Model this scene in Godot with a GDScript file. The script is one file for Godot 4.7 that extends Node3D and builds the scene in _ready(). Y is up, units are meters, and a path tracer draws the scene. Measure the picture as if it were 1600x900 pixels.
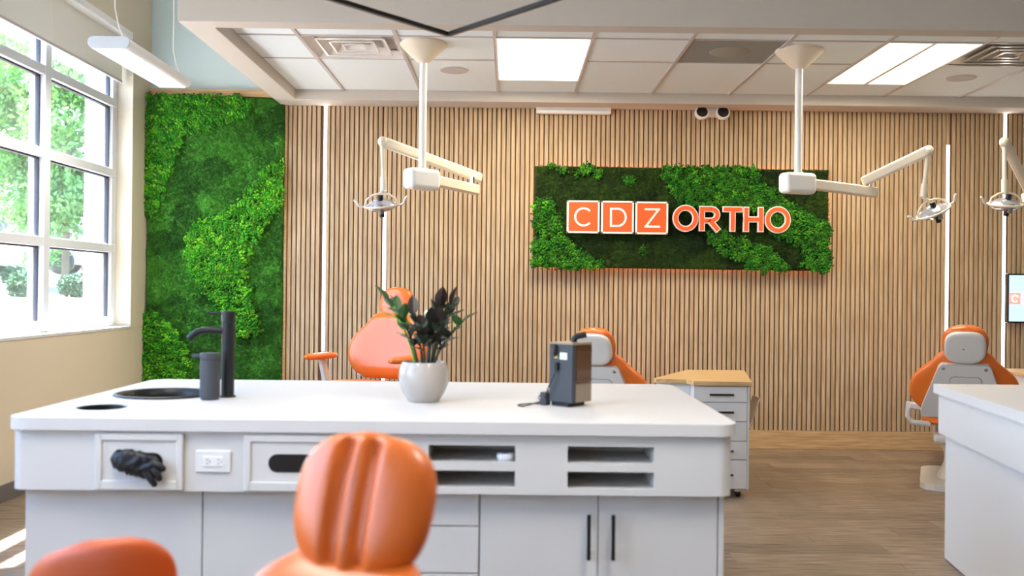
extends Node3D

# ---------------------------------------------------------------- geometry
class G:
	var v := PackedVector3Array()
	var n := PackedVector3Array()
	var c := PackedColorArray()
	var tint := Color.WHITE
	var colored := false

	func tri(p: Vector3, q: Vector3, r: Vector3, np: Vector3, nq: Vector3, nr: Vector3) -> void:
		if (q - p).cross(r - p).dot(np + nq + nr) > 0.0:
			v.append(p); v.append(r); v.append(q)
			n.append(np); n.append(nr); n.append(nq)
		else:
			v.append(p); v.append(q); v.append(r)
			n.append(np); n.append(nq); n.append(nr)
		if colored:
			for k in 3: c.append(tint)

	func flat(p: Vector3, q: Vector3, r: Vector3, out: Vector3) -> void:
		var m := (q - p).cross(r - p).normalized()
		if m.dot(out) < 0.0: m = -m
		tri(p, q, r, m, m, m)

	func quad(p: Vector3, q: Vector3, r: Vector3, s: Vector3, out: Vector3) -> void:
		flat(p, q, r, out)
		flat(p, r, s, out)

	# box, optionally with rounded edges of radius rad (seg steps a corner)
	func box(at: Vector3, size: Vector3, rad := 0.0, seg := 1, basis := Basis.IDENTITY) -> void:
		var h := size * 0.5
		rad = minf(rad, minf(h.x, minf(h.y, h.z)) * 0.98)
		var axes := [Vector3.RIGHT, Vector3.UP, Vector3.BACK]
		for a in 3:
			for sgn in [-1.0, 1.0]:
				var d: Vector3 = axes[a] * sgn
				var e: Vector3 = axes[(a + 1) % 3]
				var f: Vector3 = axes[(a + 2) % 3]
				var he: float = h[(a + 1) % 3]
				var hf: float = h[(a + 2) % 3]
				var ha: float = h[a]
				if rad <= 0.0:
					quad(at + basis * (d * ha - e * he - f * hf), at + basis * (d * ha + e * he - f * hf), at + basis * (d * ha + e * he + f * hf), at + basis * (d * ha - e * he + f * hf), basis * d)
					continue
				var ue := PackedFloat32Array()
				var uf := PackedFloat32Array()
				for k in seg + 1:
					var t := tan(PI / 4.0 * (1.0 - float(k) / seg))
					ue.append(-(he - rad) - rad * t); uf.append(-(hf - rad) - rad * t)
				for k in seg + 1:
					var t := tan(PI / 4.0 * float(k) / seg)
					ue.append((he - rad) + rad * t); uf.append((hf - rad) + rad * t)
				var m := ue.size()
				var pp := []
				var nn := []
				for i in m:
					for j in m:
						var p := d * ha + e * ue[i] + f * uf[j]
						var q := Vector3(clampf(p.x, -h.x + rad, h.x - rad), clampf(p.y, -h.y + rad, h.y - rad), clampf(p.z, -h.z + rad, h.z - rad))
						var o := (p - q).normalized()
						pp.append(at + basis * (q + o * rad)); nn.append(basis * o)
				for i in m - 1:
					for j in m - 1:
						var k := i * m + j
						tri(pp[k], pp[k + m], pp[k + m + 1], nn[k], nn[k + m], nn[k + m + 1])
						tri(pp[k], pp[k + m + 1], pp[k + 1], nn[k], nn[k + m + 1], nn[k + 1])

	# closed rings of points, one after the other, joined smoothly
	func loft(rings: Array, cap_a := true, cap_b := true, flat_caps := false) -> void:
		var m: int = rings[0].size()
		var cnt := rings.size()
		var nn := []
		for i in cnt:
			var mid := Vector3.ZERO
			for p in rings[i]: mid += p
			mid /= m
			var row := PackedVector3Array()
			for j in m:
				var du: Vector3 = rings[i][(j + 1) % m] - rings[i][(j + m - 1) % m]
				var dv: Vector3 = rings[mini(i + 1, cnt - 1)][j] - rings[maxi(i - 1, 0)][j]
				var o := du.cross(dv).normalized()
				row.append(o)
			nn.append(row)
		# sign: by the middle ring
		var s := 0.0
		for i in cnt:
			var mid := Vector3.ZERO
			for p in rings[i]: mid += p
			mid /= m
			for j in m: s += nn[i][j].dot(rings[i][j] - mid)
		var sg := -1.0 if s < 0.0 else 1.0
		for i in cnt - 1:
			for j in m:
				var k := (j + 1) % m
				tri(rings[i][j], rings[i + 1][j], rings[i + 1][k], nn[i][j] * sg, nn[i + 1][j] * sg, nn[i + 1][k] * sg)
				tri(rings[i][j], rings[i + 1][k], rings[i][k], nn[i][j] * sg, nn[i + 1][k] * sg, nn[i][k] * sg)
		for e in 2:
			if (e == 0 and not cap_a) or (e == 1 and not cap_b): continue
			var i := 0 if e == 0 else cnt - 1
			var i2 := 1 if e == 0 else cnt - 2
			var mid := Vector3.ZERO
			var mid2 := Vector3.ZERO
			for p in rings[i]: mid += p
			for p in rings[i2]: mid2 += p
			mid /= m; mid2 /= m
			var o := (mid - mid2).normalized()
			for j in m:
				var k := (j + 1) % m
				if flat_caps: flat(mid, rings[i][j], rings[i][k], o)
				else: tri(mid, rings[i][j], rings[i][k], o, (nn[i][j] * sg + o).normalized(), (nn[i][k] * sg + o).normalized())

	func tube(path: Array, radius, seg := 10) -> void:
		var rings := []
		var last := Vector3.ZERO
		for i in path.size():
			var t: Vector3 = (path[mini(i + 1, path.size() - 1)] - path[maxi(i - 1, 0)]).normalized()
			var a := last
			if a == Vector3.ZERO: a = t.cross(Vector3.UP if absf(t.y) < 0.9 else Vector3.RIGHT)
			a = (a - t * a.dot(t)).normalized()
			last = a
			var b := t.cross(a)
			var r: float = radius[i] if radius is Array else radius
			var ring := PackedVector3Array()
			for j in seg:
				var g := TAU * j / seg
				ring.append(path[i] + (a * cos(g) + b * sin(g)) * r)
			rings.append(ring)
		loft(rings, true, true, true)

	# profile: [radius, height] from bottom to top round the y axis of xf
	func lathe(profile: Array, seg := 24, xf := Transform3D.IDENTITY, cap_a := true, cap_b := true) -> void:
		var rows := []
		var norms := []
		var cnt := profile.size()
		for i in cnt:
			var a: Vector2 = Vector2(profile[maxi(i - 1, 0)][0], profile[maxi(i - 1, 0)][1])
			var b: Vector2 = Vector2(profile[mini(i + 1, cnt - 1)][0], profile[mini(i + 1, cnt - 1)][1])
			var t := (b - a).normalized()
			var o := Vector2(t.y, -t.x)
			var row := PackedVector3Array()
			var nr := PackedVector3Array()
			for j in seg:
				var g := TAU * j / seg
				row.append(xf * Vector3(cos(g) * profile[i][0], profile[i][1], sin(g) * profile[i][0]))
				nr.append((xf.basis * Vector3(cos(g) * o.x, o.y, sin(g) * o.x)).normalized())
			rows.append(row); norms.append(nr)
		for i in cnt - 1:
			var a2 := Vector2(profile[i][0], profile[i][1])
			var b2 := Vector2(profile[i + 1][0], profile[i + 1][1])
			var t2 := (b2 - a2).normalized()
			var f2 := Vector2(t2.y, -t2.x)
			for j in seg:
				var k := (j + 1) % seg
				var na: Vector3 = norms[i][j]; var nb: Vector3 = norms[i + 1][j]
				var nc: Vector3 = norms[i + 1][k]; var nd: Vector3 = norms[i][k]
				var fn := (xf.basis * Vector3(cos(TAU * (j + 0.5) / seg) * f2.x, f2.y, sin(TAU * (j + 0.5) / seg) * f2.x)).normalized()
				if fn.dot(na) < 0.75: na = fn; nd = fn
				if fn.dot(nb) < 0.75: nb = fn; nc = fn
				tri(rows[i][j], rows[i + 1][j], rows[i + 1][k], na, nb, nc)
				tri(rows[i][j], rows[i + 1][k], rows[i][k], na, nc, nd)
		var up := (xf.basis * Vector3.UP).normalized()
		for e in 2:
			if (e == 0 and not cap_a) or (e == 1 and not cap_b): continue
			var i3 := 0 if e == 0 else cnt - 1
			if profile[i3][0] < 1e-5: continue
			var mid: Vector3 = xf * Vector3(0, profile[i3][1], 0)
			for j in seg: flat(mid, rows[i3][j], rows[i3][(j + 1) % seg], -up if e == 0 else up)

	# polygon (x, y of xf) pushed from z0 to z1
	func prism(poly: PackedVector2Array, z0: float, z1: float, xf := Transform3D.IDENTITY) -> void:
		var ids := Geometry2D.triangulate_polygon(poly)
		var front := (xf.basis * Vector3.BACK).normalized()
		for i in range(0, ids.size(), 3):
			var a := poly[ids[i]]; var b := poly[ids[i + 1]]; var d := poly[ids[i + 2]]
			flat(xf * Vector3(a.x, a.y, z1), xf * Vector3(b.x, b.y, z1), xf * Vector3(d.x, d.y, z1), front)
			flat(xf * Vector3(a.x, a.y, z0), xf * Vector3(b.x, b.y, z0), xf * Vector3(d.x, d.y, z0), -front)
		var sgn := -1.0 if Geometry2D.is_polygon_clockwise(poly) else 1.0
		var m := poly.size()
		for i in m:
			var a := poly[i]; var b := poly[(i + 1) % m]
			var t := (b - a).normalized()
			var o := xf.basis * Vector3(t.y, -t.x, 0) * sgn
			quad(xf * Vector3(a.x, a.y, z0), xf * Vector3(b.x, b.y, z0), xf * Vector3(b.x, b.y, z1), xf * Vector3(a.x, a.y, z1), o)

	func blob(at: Vector3, r: Vector3, rough := 0.0, rng: RandomNumberGenerator = null, seg := 6, rows := 4) -> void:
		var rings := []
		for i in rows + 1:
			var t := PI * (0.06 + 0.88 * i / rows)
			var ring := PackedVector3Array()
			for j in seg:
				var g := TAU * (j + 0.5 * (i % 2)) / seg
				var k := 1.0 + (rng.randf_range(-rough, rough) if rng else 0.0)
				ring.append(at + Vector3(sin(t) * cos(g), -cos(t), sin(t) * sin(g)) * r * k)
			rings.append(ring)
		loft(rings)

	func mesh() -> ArrayMesh:
		var a := []
		a.resize(Mesh.ARRAY_MAX)
		a[Mesh.ARRAY_VERTEX] = v
		a[Mesh.ARRAY_NORMAL] = n
		if colored: a[Mesh.ARRAY_COLOR] = c
		var m := ArrayMesh.new()
		m.add_surface_from_arrays(Mesh.PRIMITIVE_TRIANGLES, a)
		return m

# ring for a loft: superellipse of half width w, thickness tf to the front and tb to the back
func ring(at: Vector3, right: Vector3, front: Vector3, w: float, tf: float, tb: float, e := 2.4, cnt := 32, mod = null) -> PackedVector3Array:
	var out := PackedVector3Array()
	for j in cnt:
		var g := TAU * j / cnt
		var x := signf(cos(g)) * pow(absf(cos(g)), 2.0 / e)
		var y := signf(sin(g)) * pow(absf(sin(g)), 2.0 / e)
		var t := tf if y > 0.0 else tb
		var d := 0.0
		if mod != null and y > 0.0: d = mod.call(x * w) * y
		out.append(at + right * (x * w) + front * (y * t + d))
	return out

func rounded_rect(x0: float, y0: float, x1: float, y1: float, r: float, seg := 5) -> PackedVector2Array:
	var p := PackedVector2Array()
	var cs := [Vector2(x1 - r, y1 - r), Vector2(x0 + r, y1 - r), Vector2(x0 + r, y0 + r), Vector2(x1 - r, y0 + r)]
	for k in 4:
		for i in seg + 1:
			var a := PI / 2 * (k + float(i) / seg)
			p.append(cs[k] + Vector2(cos(a), sin(a)) * r)
	return p

# ---------------------------------------------------------------- nodes
var taken := {}

func numbered(called: String, parent: Node) -> String:
	var key := str(parent.get_instance_id()) + called
	var k: int = taken.get(key, 0)
	taken[key] = k + 1
	return called if k == 0 else "%s_%03d" % [called, k]

func put(called: String, g, m: Material, parent: Node = self, at := Transform3D.IDENTITY) -> MeshInstance3D:
	var o := MeshInstance3D.new()
	o.name = numbered(called, parent)
	o.mesh = g.mesh() if g is G else g
	o.material_override = m
	o.transform = at
	parent.add_child(o, true)
	return o

func tag(o: Node, label: String, category := "", group := "", kind := "") -> Node:
	o.set_meta("label", label)
	if category: o.set_meta("category", category)
	if group: o.set_meta("group", group)
	if kind: o.set_meta("kind", kind)
	return o

func thing(called: String, label: String, category: String, at := Vector3.ZERO, turn := 0.0, group := "", kind := "") -> Node3D:
	var o := Node3D.new()
	o.name = numbered(called, self)
	o.position = at
	o.rotation.y = turn
	add_child(o, true)
	tag(o, label, category, group, kind)
	return o

func area_light(called: String, at: Vector3, towards: Vector3, size: Vector2, energy: float, color := Color(1, 0.95, 0.87)) -> void:
	var l := AreaLight3D.new()
	l.name = numbered(called, self)
	var up := Vector3.UP if absf(towards.y) < 0.9 else Vector3.BACK
	l.transform = Transform3D(Basis.looking_at(towards, up), at)
	l.area_size = size
	l.light_energy = energy
	l.light_color = color
	l.shadow_enabled = true
	l.area_range = 30.0
	add_child(l, true)

# ---------------------------------------------------------------- materials
func mat(color: Color, rough := 0.6, metal := 0.0) -> StandardMaterial3D:
	var m := StandardMaterial3D.new()
	m.albedo_color = color
	m.roughness = rough
	m.metallic = metal
	return m

func noise_tex(freq: float, octaves: int, colors: Array, size := 512, sd := 1) -> NoiseTexture2D:
	var f := FastNoiseLite.new()
	f.seed = sd
	f.frequency = freq
	f.fractal_octaves = octaves
	f.noise_type = FastNoiseLite.TYPE_SIMPLEX_SMOOTH
	var t := NoiseTexture2D.new()
	t.width = size; t.height = size; t.seamless = true
	t.noise = f
	var r := Gradient.new()
	r.offsets = PackedFloat32Array(colors.map(func(q): return q[0]))
	r.colors = PackedColorArray(colors.map(func(q): return q[1]))
	t.color_ramp = r
	return t

func wood(tex: Texture2D, tint: Color, scale: Vector3, offset := Vector3.ZERO, rough := 0.6) -> StandardMaterial3D:
	var m := mat(tint, rough)
	m.albedo_texture = tex
	m.uv1_triplanar = true
	m.uv1_world_triplanar = true
	m.uv1_scale = scale
	m.uv1_offset = offset
	return m

var M := {}

func make_materials() -> void:
	M.wall = mat(Color(0.81, 0.775, 0.69), 0.9)
	M.high_ceiling = mat(Color(0.91, 0.92, 0.92), 0.9)
	M.back_plaster = mat(Color(0.80, 0.87, 0.865), 0.9)
	M.bulkhead = mat(Color(0.78, 0.755, 0.715), 0.9)
	M.tile = mat(Color(0.90, 0.945, 0.965), 0.9)
	var tile_bump := noise_tex(0.08, 4, [[0.0, Color.BLACK], [1.0, Color.WHITE]], 256, 5)
	M.tile.heightmap_enabled = true
	M.tile.heightmap_texture = tile_bump
	M.tile.heightmap_scale = 0.08
	M.tile.uv1_triplanar = true
	M.tile.uv1_scale = Vector3(6, 6, 6)
	M.tbar = mat(Color(0.74, 0.72, 0.71), 0.5)
	M.white_paint = mat(Color(0.90, 0.90, 0.89), 0.35)
	M.trim_white = mat(Color(0.93, 0.93, 0.92), 0.4)
	M.counter = mat(Color(0.835, 0.825, 0.815), 0.5)
	M.counter.metallic_specular = 0.3
	M.laminate = mat(Color(0.845, 0.838, 0.825), 0.4)
	M.laminate_edge = mat(Color(0.84, 0.83, 0.81), 0.4)
	M.beige_plastic = mat(Color(0.90, 0.86, 0.78), 0.35)
	M.shell = mat(Color(0.80, 0.78, 0.745), 0.4)
	M.shell_dark = mat(Color(0.50, 0.48, 0.45), 0.5)
	M.orange = mat(Color(0.86, 0.42, 0.12), 0.36)
	M.orange.clearcoat_enabled = true
	M.orange.clearcoat = 0.25
	M.orange.clearcoat_roughness = 0.3
	M.orange_shaded = mat(Color(0.76, 0.32, 0.05), 0.5)  # stool orange, its shaded side put into the colour
	M.black = mat(Color(0.055, 0.055, 0.065), 0.4)
	M.black_metal = mat(Color(0.13, 0.135, 0.15), 0.38, 0.3)
	M.dark_grey = mat(Color(0.24, 0.255, 0.28), 0.5)
	M.gasket = mat(Color(0.10, 0.11, 0.16), 0.5)
	M.chrome = mat(Color(0.85, 0.86, 0.88), 0.12, 1.0)
	M.lens = mat(Color(0.80, 0.82, 0.88), 0.15, 0.6)
	M.grey_panel = mat(Color(0.55, 0.57, 0.57), 0.6)
	M.speaker = mat(Color(0.76, 0.76, 0.76), 0.8)
	M.glossy_brown = mat(Color(0.40, 0.25, 0.10), 0.06, 0.55)
	M.glossy_brown.metallic_specular = 0.8
	M.bronze = mat(Color(0.62, 0.56, 0.48), 0.35, 0.5)
	M.sticker = mat(Color(0.88, 0.89, 0.92), 0.5)
	M.yellow = mat(Color(0.85, 0.78, 0.35), 0.5)
	M.ceramic = mat(Color(0.72, 0.69, 0.66), 0.18)
	M.soil = mat(Color(0.16, 0.11, 0.08), 1.0)
	M.baseboard_grey = mat(Color(0.40, 0.39, 0.38), 0.6)
	M.glass = mat(Color(1, 1, 1, 0.04), 0.02)
	M.glass.transparency = BaseMaterial3D.TRANSPARENCY_ALPHA
	M.shade = mat(Color(0.90, 0.895, 0.86), 0.9)
	M.shade.backlight_enabled = true
	M.shade.backlight = Color(0.36, 0.365, 0.36)
	M.frame = mat(Color(0.80, 0.815, 0.83), 0.4)
	M.brick = mat(Color(0.88, 0.87, 0.85), 0.9)
	M.mortar = mat(Color(0.84, 0.83, 0.81), 0.95)
	M.sign_orange = mat(Color(0.90, 0.36, 0.14), 0.45)
	M.sign_white = mat(Color(0.95, 0.92, 0.90), 0.4)
	var grain := noise_tex(0.010, 4, [[0.0, Color(0.70, 0.595, 0.455)], [0.45, Color(0.79, 0.69, 0.55)], [0.6, Color(0.82, 0.72, 0.585)], [1.0, Color(0.88, 0.79, 0.66)]], 512, 3)
	M.slats = []
	for k in 6:
		var s: float = [1.0, 0.97, 1.02, 0.985, 0.955, 1.01][k]
		s *= 0.93
		M.slats.append(wood(grain, Color(s, s * (0.995 - 0.004 * k), s * (0.985 - 0.006 * k)), Vector3(9.0, 0.45, 9.0), Vector3(0.13 * k, 0.27 * k, 0), 0.65))
	M.groove = mat(Color(0.42, 0.315, 0.22), 0.9)
	M.oak_trim = wood(grain, Color(0.98, 0.93, 0.85), Vector3(0.5, 9, 9), Vector3.ZERO, 0.6)
	M.cart_top = wood(grain, Color(0.98, 0.92, 0.80), Vector3(0.6, 7, 7), Vector3(0.3, 0, 0), 0.45)
	var floor_tex := noise_tex(0.012, 5, [[0.0, Color(0.36, 0.30, 0.245)], [0.4, Color(0.50, 0.43, 0.36)], [0.6, Color(0.57, 0.50, 0.43)], [1.0, Color(0.68, 0.61, 0.53)]], 512, 9)
	M.planks = []
	for k in 6:
		var s: float = [1.0, 0.93, 1.05, 0.97, 0.9, 1.02][k]
		s *= 0.95
		M.planks.append(wood(floor_tex, Color(s, s * 0.99, s * (0.97 + 0.01 * (k % 3))), Vector3(0.55, 8, 8), Vector3(0.21 * k, 0, 0.37 * k), 0.42))
	M.floor_base = wood(floor_tex, Color(0.9, 0.89, 0.87), Vector3(0.55, 8, 8), Vector3.ZERO, 0.5)

func glow(color: Color, strength: float) -> StandardMaterial3D:
	var m := mat(Color(0.9, 0.9, 0.9), 0.5)
	m.emission_enabled = true
	m.emission = color
	m.emission_energy_multiplier = strength
	return m

# ---------------------------------------------------------------- room
const CEIL := 2.845
const HIGH := 3.9

func build_room() -> void:
	var g: G
	# floor: slab and planks
	var fl := thing("floor", "wood look plank floor with long grey brown grain", "floor", Vector3.ZERO, 0, "", "structure")
	g = G.new(); g.box(Vector3(1.75, -0.09, -2.3), Vector3(10.0, 0.16, 12.2)); put("floor_slab", g, M.floor_base, fl)
	var rng := RandomNumberGenerator.new(); rng.seed = 11
	var pw := 0.18
	for r in 23:
		var z := -8.02 + pw * (r + 0.5)
		var x := -3.05 - rng.randf() * 1.2
		while x < 5.4:
			var a := maxf(x, -2.96); var b := minf(x + 1.22, 5.4)
			if b - a > 0.05:
				g = G.new(); g.box(Vector3((a + b) / 2, -0.006, z), Vector3(b - a - 0.0022, 0.012, pw - 0.0022), 0.001)
				put("plank", g, M.planks[rng.randi() % 6], fl)
			x += 1.22
	# high ceiling over the open part, recessed tile ceiling in its frame
	g = G.new(); g.box(Vector3(1.75, HIGH + 0.1, -2.3), Vector3(10.0, 0.2, 12.2))
	var hc := put("ceiling", g, M.high_ceiling); tag(hc, "plain high ceiling over the open front of the room", "ceiling", "", "structure")
	# left wall with three window openings
	var wl := thing("wall_left", "painted left wall with tall windows in white brick reveals", "wall", Vector3.ZERO, 0, "", "structure")
	g = G.new()
	var holes := [[-7.64, -4.02], [-3.3, -0.5], [0.2, 3.0]]
	var wx := -3.11; var wt := 0.30
	g.box(Vector3(wx, 0.4735, -2.3), Vector3(wt, 0.947, 12.2))
	g.box(Vector3(wx, 3.6, -2.3), Vector3(wt, 0.7, 12.2))
	var edges := [-8.4, -7.64, -4.02, -3.3, -0.5, 0.2, 3.0, 3.8]
	for k in range(0, 8, 2):
		g.box(Vector3(wx, 2.1, (edges[k] + edges[k + 1]) / 2), Vector3(wt, 2.31, edges[k + 1] - edges[k]))
	put("wall_body", g, M.wall, wl)
	# white brick outer reveal at the far jamb, one piece per brick
	for i in 31:
		g = G.new()
		g.box(Vector3(-3.265, 0.985 + 0.075 * i, -7.70), Vector3(0.11, 0.069, 0.19), 0.004)
		put("brick", g, M.brick, wl)
	g = G.new(); g.box(Vector3(-3.265, 2.1, -7.705), Vector3(0.10, 2.34, 0.18)); put("mortar", g, M.mortar, wl)
	window(1, -7.64, -4.02, 3)
	window(2, -3.3, -0.5, 2)
	window(3, 0.2, 3.0, 2)
	# shade pocket over the window
	g = G.new(); g.box(Vector3(-3.008, 3.232, -5.83), Vector3(0.095, 0.07, 3.61), 0.006)
	tag(put("trim_1", g, M.trim_white), "white head trim above the window holding the roller shades", "trim", "", "structure")
	for k in 2:
		var s := thing("roller_shade", ["pale roller shade half lowered over the far window panes", "pale roller shade half lowered over the nearer window panes"][k], "shade", Vector3.ZERO, 0, "roller shades on the window")
		var z0: float = [-7.60, -6.431][k]; var z1: float = [-6.434, -4.1][k]
		g = G.new(); g.box(Vector3(-3.035, 3.045, (z0 + z1) / 2), Vector3(0.004, 0.36, z1 - z0)); put("fabric", g, M.shade, s)
		g = G.new(); g.box(Vector3(-3.035, 2.862, (z0 + z1) / 2), Vector3(0.016, 0.022, z1 - z0), 0.004); put("hem_bar", g, M.tbar, s)
	# back wall: plaster body, slats, trims
	var wb := thing("wall_back", "back wall clad in narrow vertical oak slats with dark grooves", "wall", Vector3.ZERO, 0, "", "structure")
	g = G.new(); g.box(Vector3(1.75, 1.95, -8.17), Vector3(10.0, 3.9, 0.3)); put("wall_body", g, M.back_plaster, wb)
	g = G.new(); g.box(Vector3(1.72, 1.46, -8.006), Vector3(7.1, 2.62, 0.026)); put("groove_backing", g, M.groove, wb)
	var pitch := 0.0388
	var x0 := -1.825
	var cnt := 181
	var sg := G.new(); sg.box(Vector3.ZERO, Vector3(0.0285, 2.62, 0.022), 0.002)
	var sm := sg.mesh()
	for k in cnt:
		var x := x0 + pitch * (k + 0.5)
		var skip := false
		for lx in [-1.517, -1.026, 3.58, 4.046]:
			if absf(x - lx) < 0.0194: skip = true
		if skip:
			continue
		put("slat", sm, M.slats[(k * 7 + (k / 5) * 3) % 6], wb, Transform3D(Basis.IDENTITY, Vector3(x, 1.46, -7.993)))
	for q in [[-1.026, 1.96, 2.764], [3.58, 2.502, 2.764], [-1.517, 0.148, 0.76], [-1.026, 0.148, 0.449], [3.58, 0.148, 0.449], [4.046, 0.148, 0.629]]:
		g = G.new(); g.box(Vector3(q[0], (q[1] + q[2]) / 2, -7.993), Vector3(0.0275, q[2] - q[1], 0.022), 0.002); put("slat", g, M.slats[2], wb)
	g = G.new(); g.box(Vector3(1.72, 0.074, -7.985), Vector3(7.1, 0.148, 0.03), 0.003)
	tag(put("baseboard_back", g, M.oak_trim), "flat oak baseboard along the foot of the slat wall", "baseboard", "", "structure")
	g = G.new(); g.box(Vector3(-2.40, 2.852, -7.985), Vector3(1.12, 0.062, 0.07), 0.003)
	tag(put("trim_2", g, M.oak_trim), "pale oak strip along the top of the tall moss panel", "trim", "", "structure")
	g = G.new(); g.box(Vector3(-1.835, 1.43, -7.98), Vector3(0.018, 2.78, 0.045), 0.002)
	tag(put("trim_3", g, M.oak_trim), "pale oak upright between tall moss panel and slat wall", "trim", "", "structure")
	g = G.new(); g.box(Vector3(-2.952, 0.05, -2.3), Vector3(0.016, 0.1, 11.4), 0.002)
	tag(put("baseboard_left", g, M.baseboard_grey), "dark grey baseboard along the foot of the window wall", "baseboard", "", "structure")
	g = G.new(); g.box(Vector3(6.85, 1.95, -2.3), Vector3(0.2, 3.9, 12.2)); tag(put("wall_right", g, M.bulkhead), "plain right wall outside the picture", "wall", "", "structure")
	g = G.new(); g.box(Vector3(1.75, 1.95, 3.9), Vector3(10.0, 3.9, 0.2)); tag(put("wall_front", g, M.wall), "plain wall behind the camera", "wall", "", "structure")
	# dropped ceiling frame
	var low := 2.764
	g = G.new()
	g.box(Vector3(2.44, (low + HIGH) / 2, -5.552), Vector3(8.64, HIGH - low, 0.135), 0.004)
	g.box(Vector3(-1.795, (low + HIGH) / 2, -6.80), Vector3(0.17, HIGH - low, 2.38), 0.004)
	g.box(Vector3(2.44, (low + HIGH) / 2, -7.865), Vector3(8.64, HIGH - low, 0.27), 0.004)
	tag(put("trim_4", g, M.bulkhead), "beige dropped frame that borders the tile ceiling", "bulkhead", "", "structure")
	build_tile_ceiling()

func window(k: int, z0: float, z1: float, bays: int) -> void:
	var w := thing("window_%d" % k, ["tall white framed window with panes in a grid beside moss panel", "second white framed window along the left wall", "white framed window beside the camera"][k - 1], "window", Vector3.ZERO, 0, "", "structure")
	var y0 := 0.955; var y1 := 3.25
	var g := G.new()
	var x := -3.115
	g.box(Vector3(x, (y0 + y1) / 2, z0 + 0.045), Vector3(0.07, y1 - y0, 0.09), 0.004)
	g.box(Vector3(x, (y0 + y1) / 2, z1 - 0.045), Vector3(0.07, y1 - y0, 0.09), 0.004)
	g.box(Vector3(x, y0 + 0.035, (z0 + z1) / 2), Vector3(0.072, 0.07, z1 - z0), 0.004)
	g.box(Vector3(x, y1 - 0.04, (z0 + z1) / 2), Vector3(0.072, 0.08, z1 - z0), 0.004)
	put("window_frame", g, M.frame, w)
	g = G.new(); g.box(Vector3(-3.02, y0 - 0.004, (z0 + z1) / 2), Vector3(0.128, 0.02, z1 - z0 - 0.01), 0.003)
	put("window_sill", g, M.frame, w)
	var zs := [z0 + 0.06]
	for b in range(1, bays):
		zs.append(z0 + 0.02 + (z1 - z0 - 0.04) * b / bays)
	zs.append(z1 - 0.06)
	if k == 1: zs[1] = -6.47
	for b in range(1, bays):
		g = G.new(); g.box(Vector3(x - 0.005, (y0 + y1) / 2, zs[b]), Vector3(0.11, y1 - y0 - 0.02, 0.08), 0.004)
		put("mullion", g, M.frame, w)
	var ys := [y0 + 0.05, 1.561, 2.146, 2.69, y1 - 0.05]
	for r in range(1, 4):
		g = G.new(); g.box(Vector3(x, ys[r], (z0 + z1) / 2), Vector3(0.09, 0.062, z1 - z0 - 0.06), 0.004)
		put("transom", g, M.frame, w)
	for b in bays:
		for r in 4:
			var za: float = zs[b] + 0.04; var zb: float = zs[b + 1] - 0.04
			var ya: float = ys[r] + 0.03; var yb: float = ys[r + 1] - 0.03
			g = G.new(); g.box(Vector3(-3.118, (ya + yb) / 2, (za + zb) / 2), Vector3(0.008, yb - ya, zb - za))
			var pane := put("pane", g, M.glass, w)
			g = G.new()
			g.box(Vector3(-3.118, (ya + yb) / 2, za + 0.004), Vector3(0.03, yb - ya, 0.016))
			g.box(Vector3(-3.118, (ya + yb) / 2, zb - 0.004), Vector3(0.03, yb - ya, 0.016))
			g.box(Vector3(-3.118, yb - 0.004, (za + zb) / 2), Vector3(0.03, 0.016, zb - za))
			put("gasket", g, M.gasket, pane)

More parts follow.
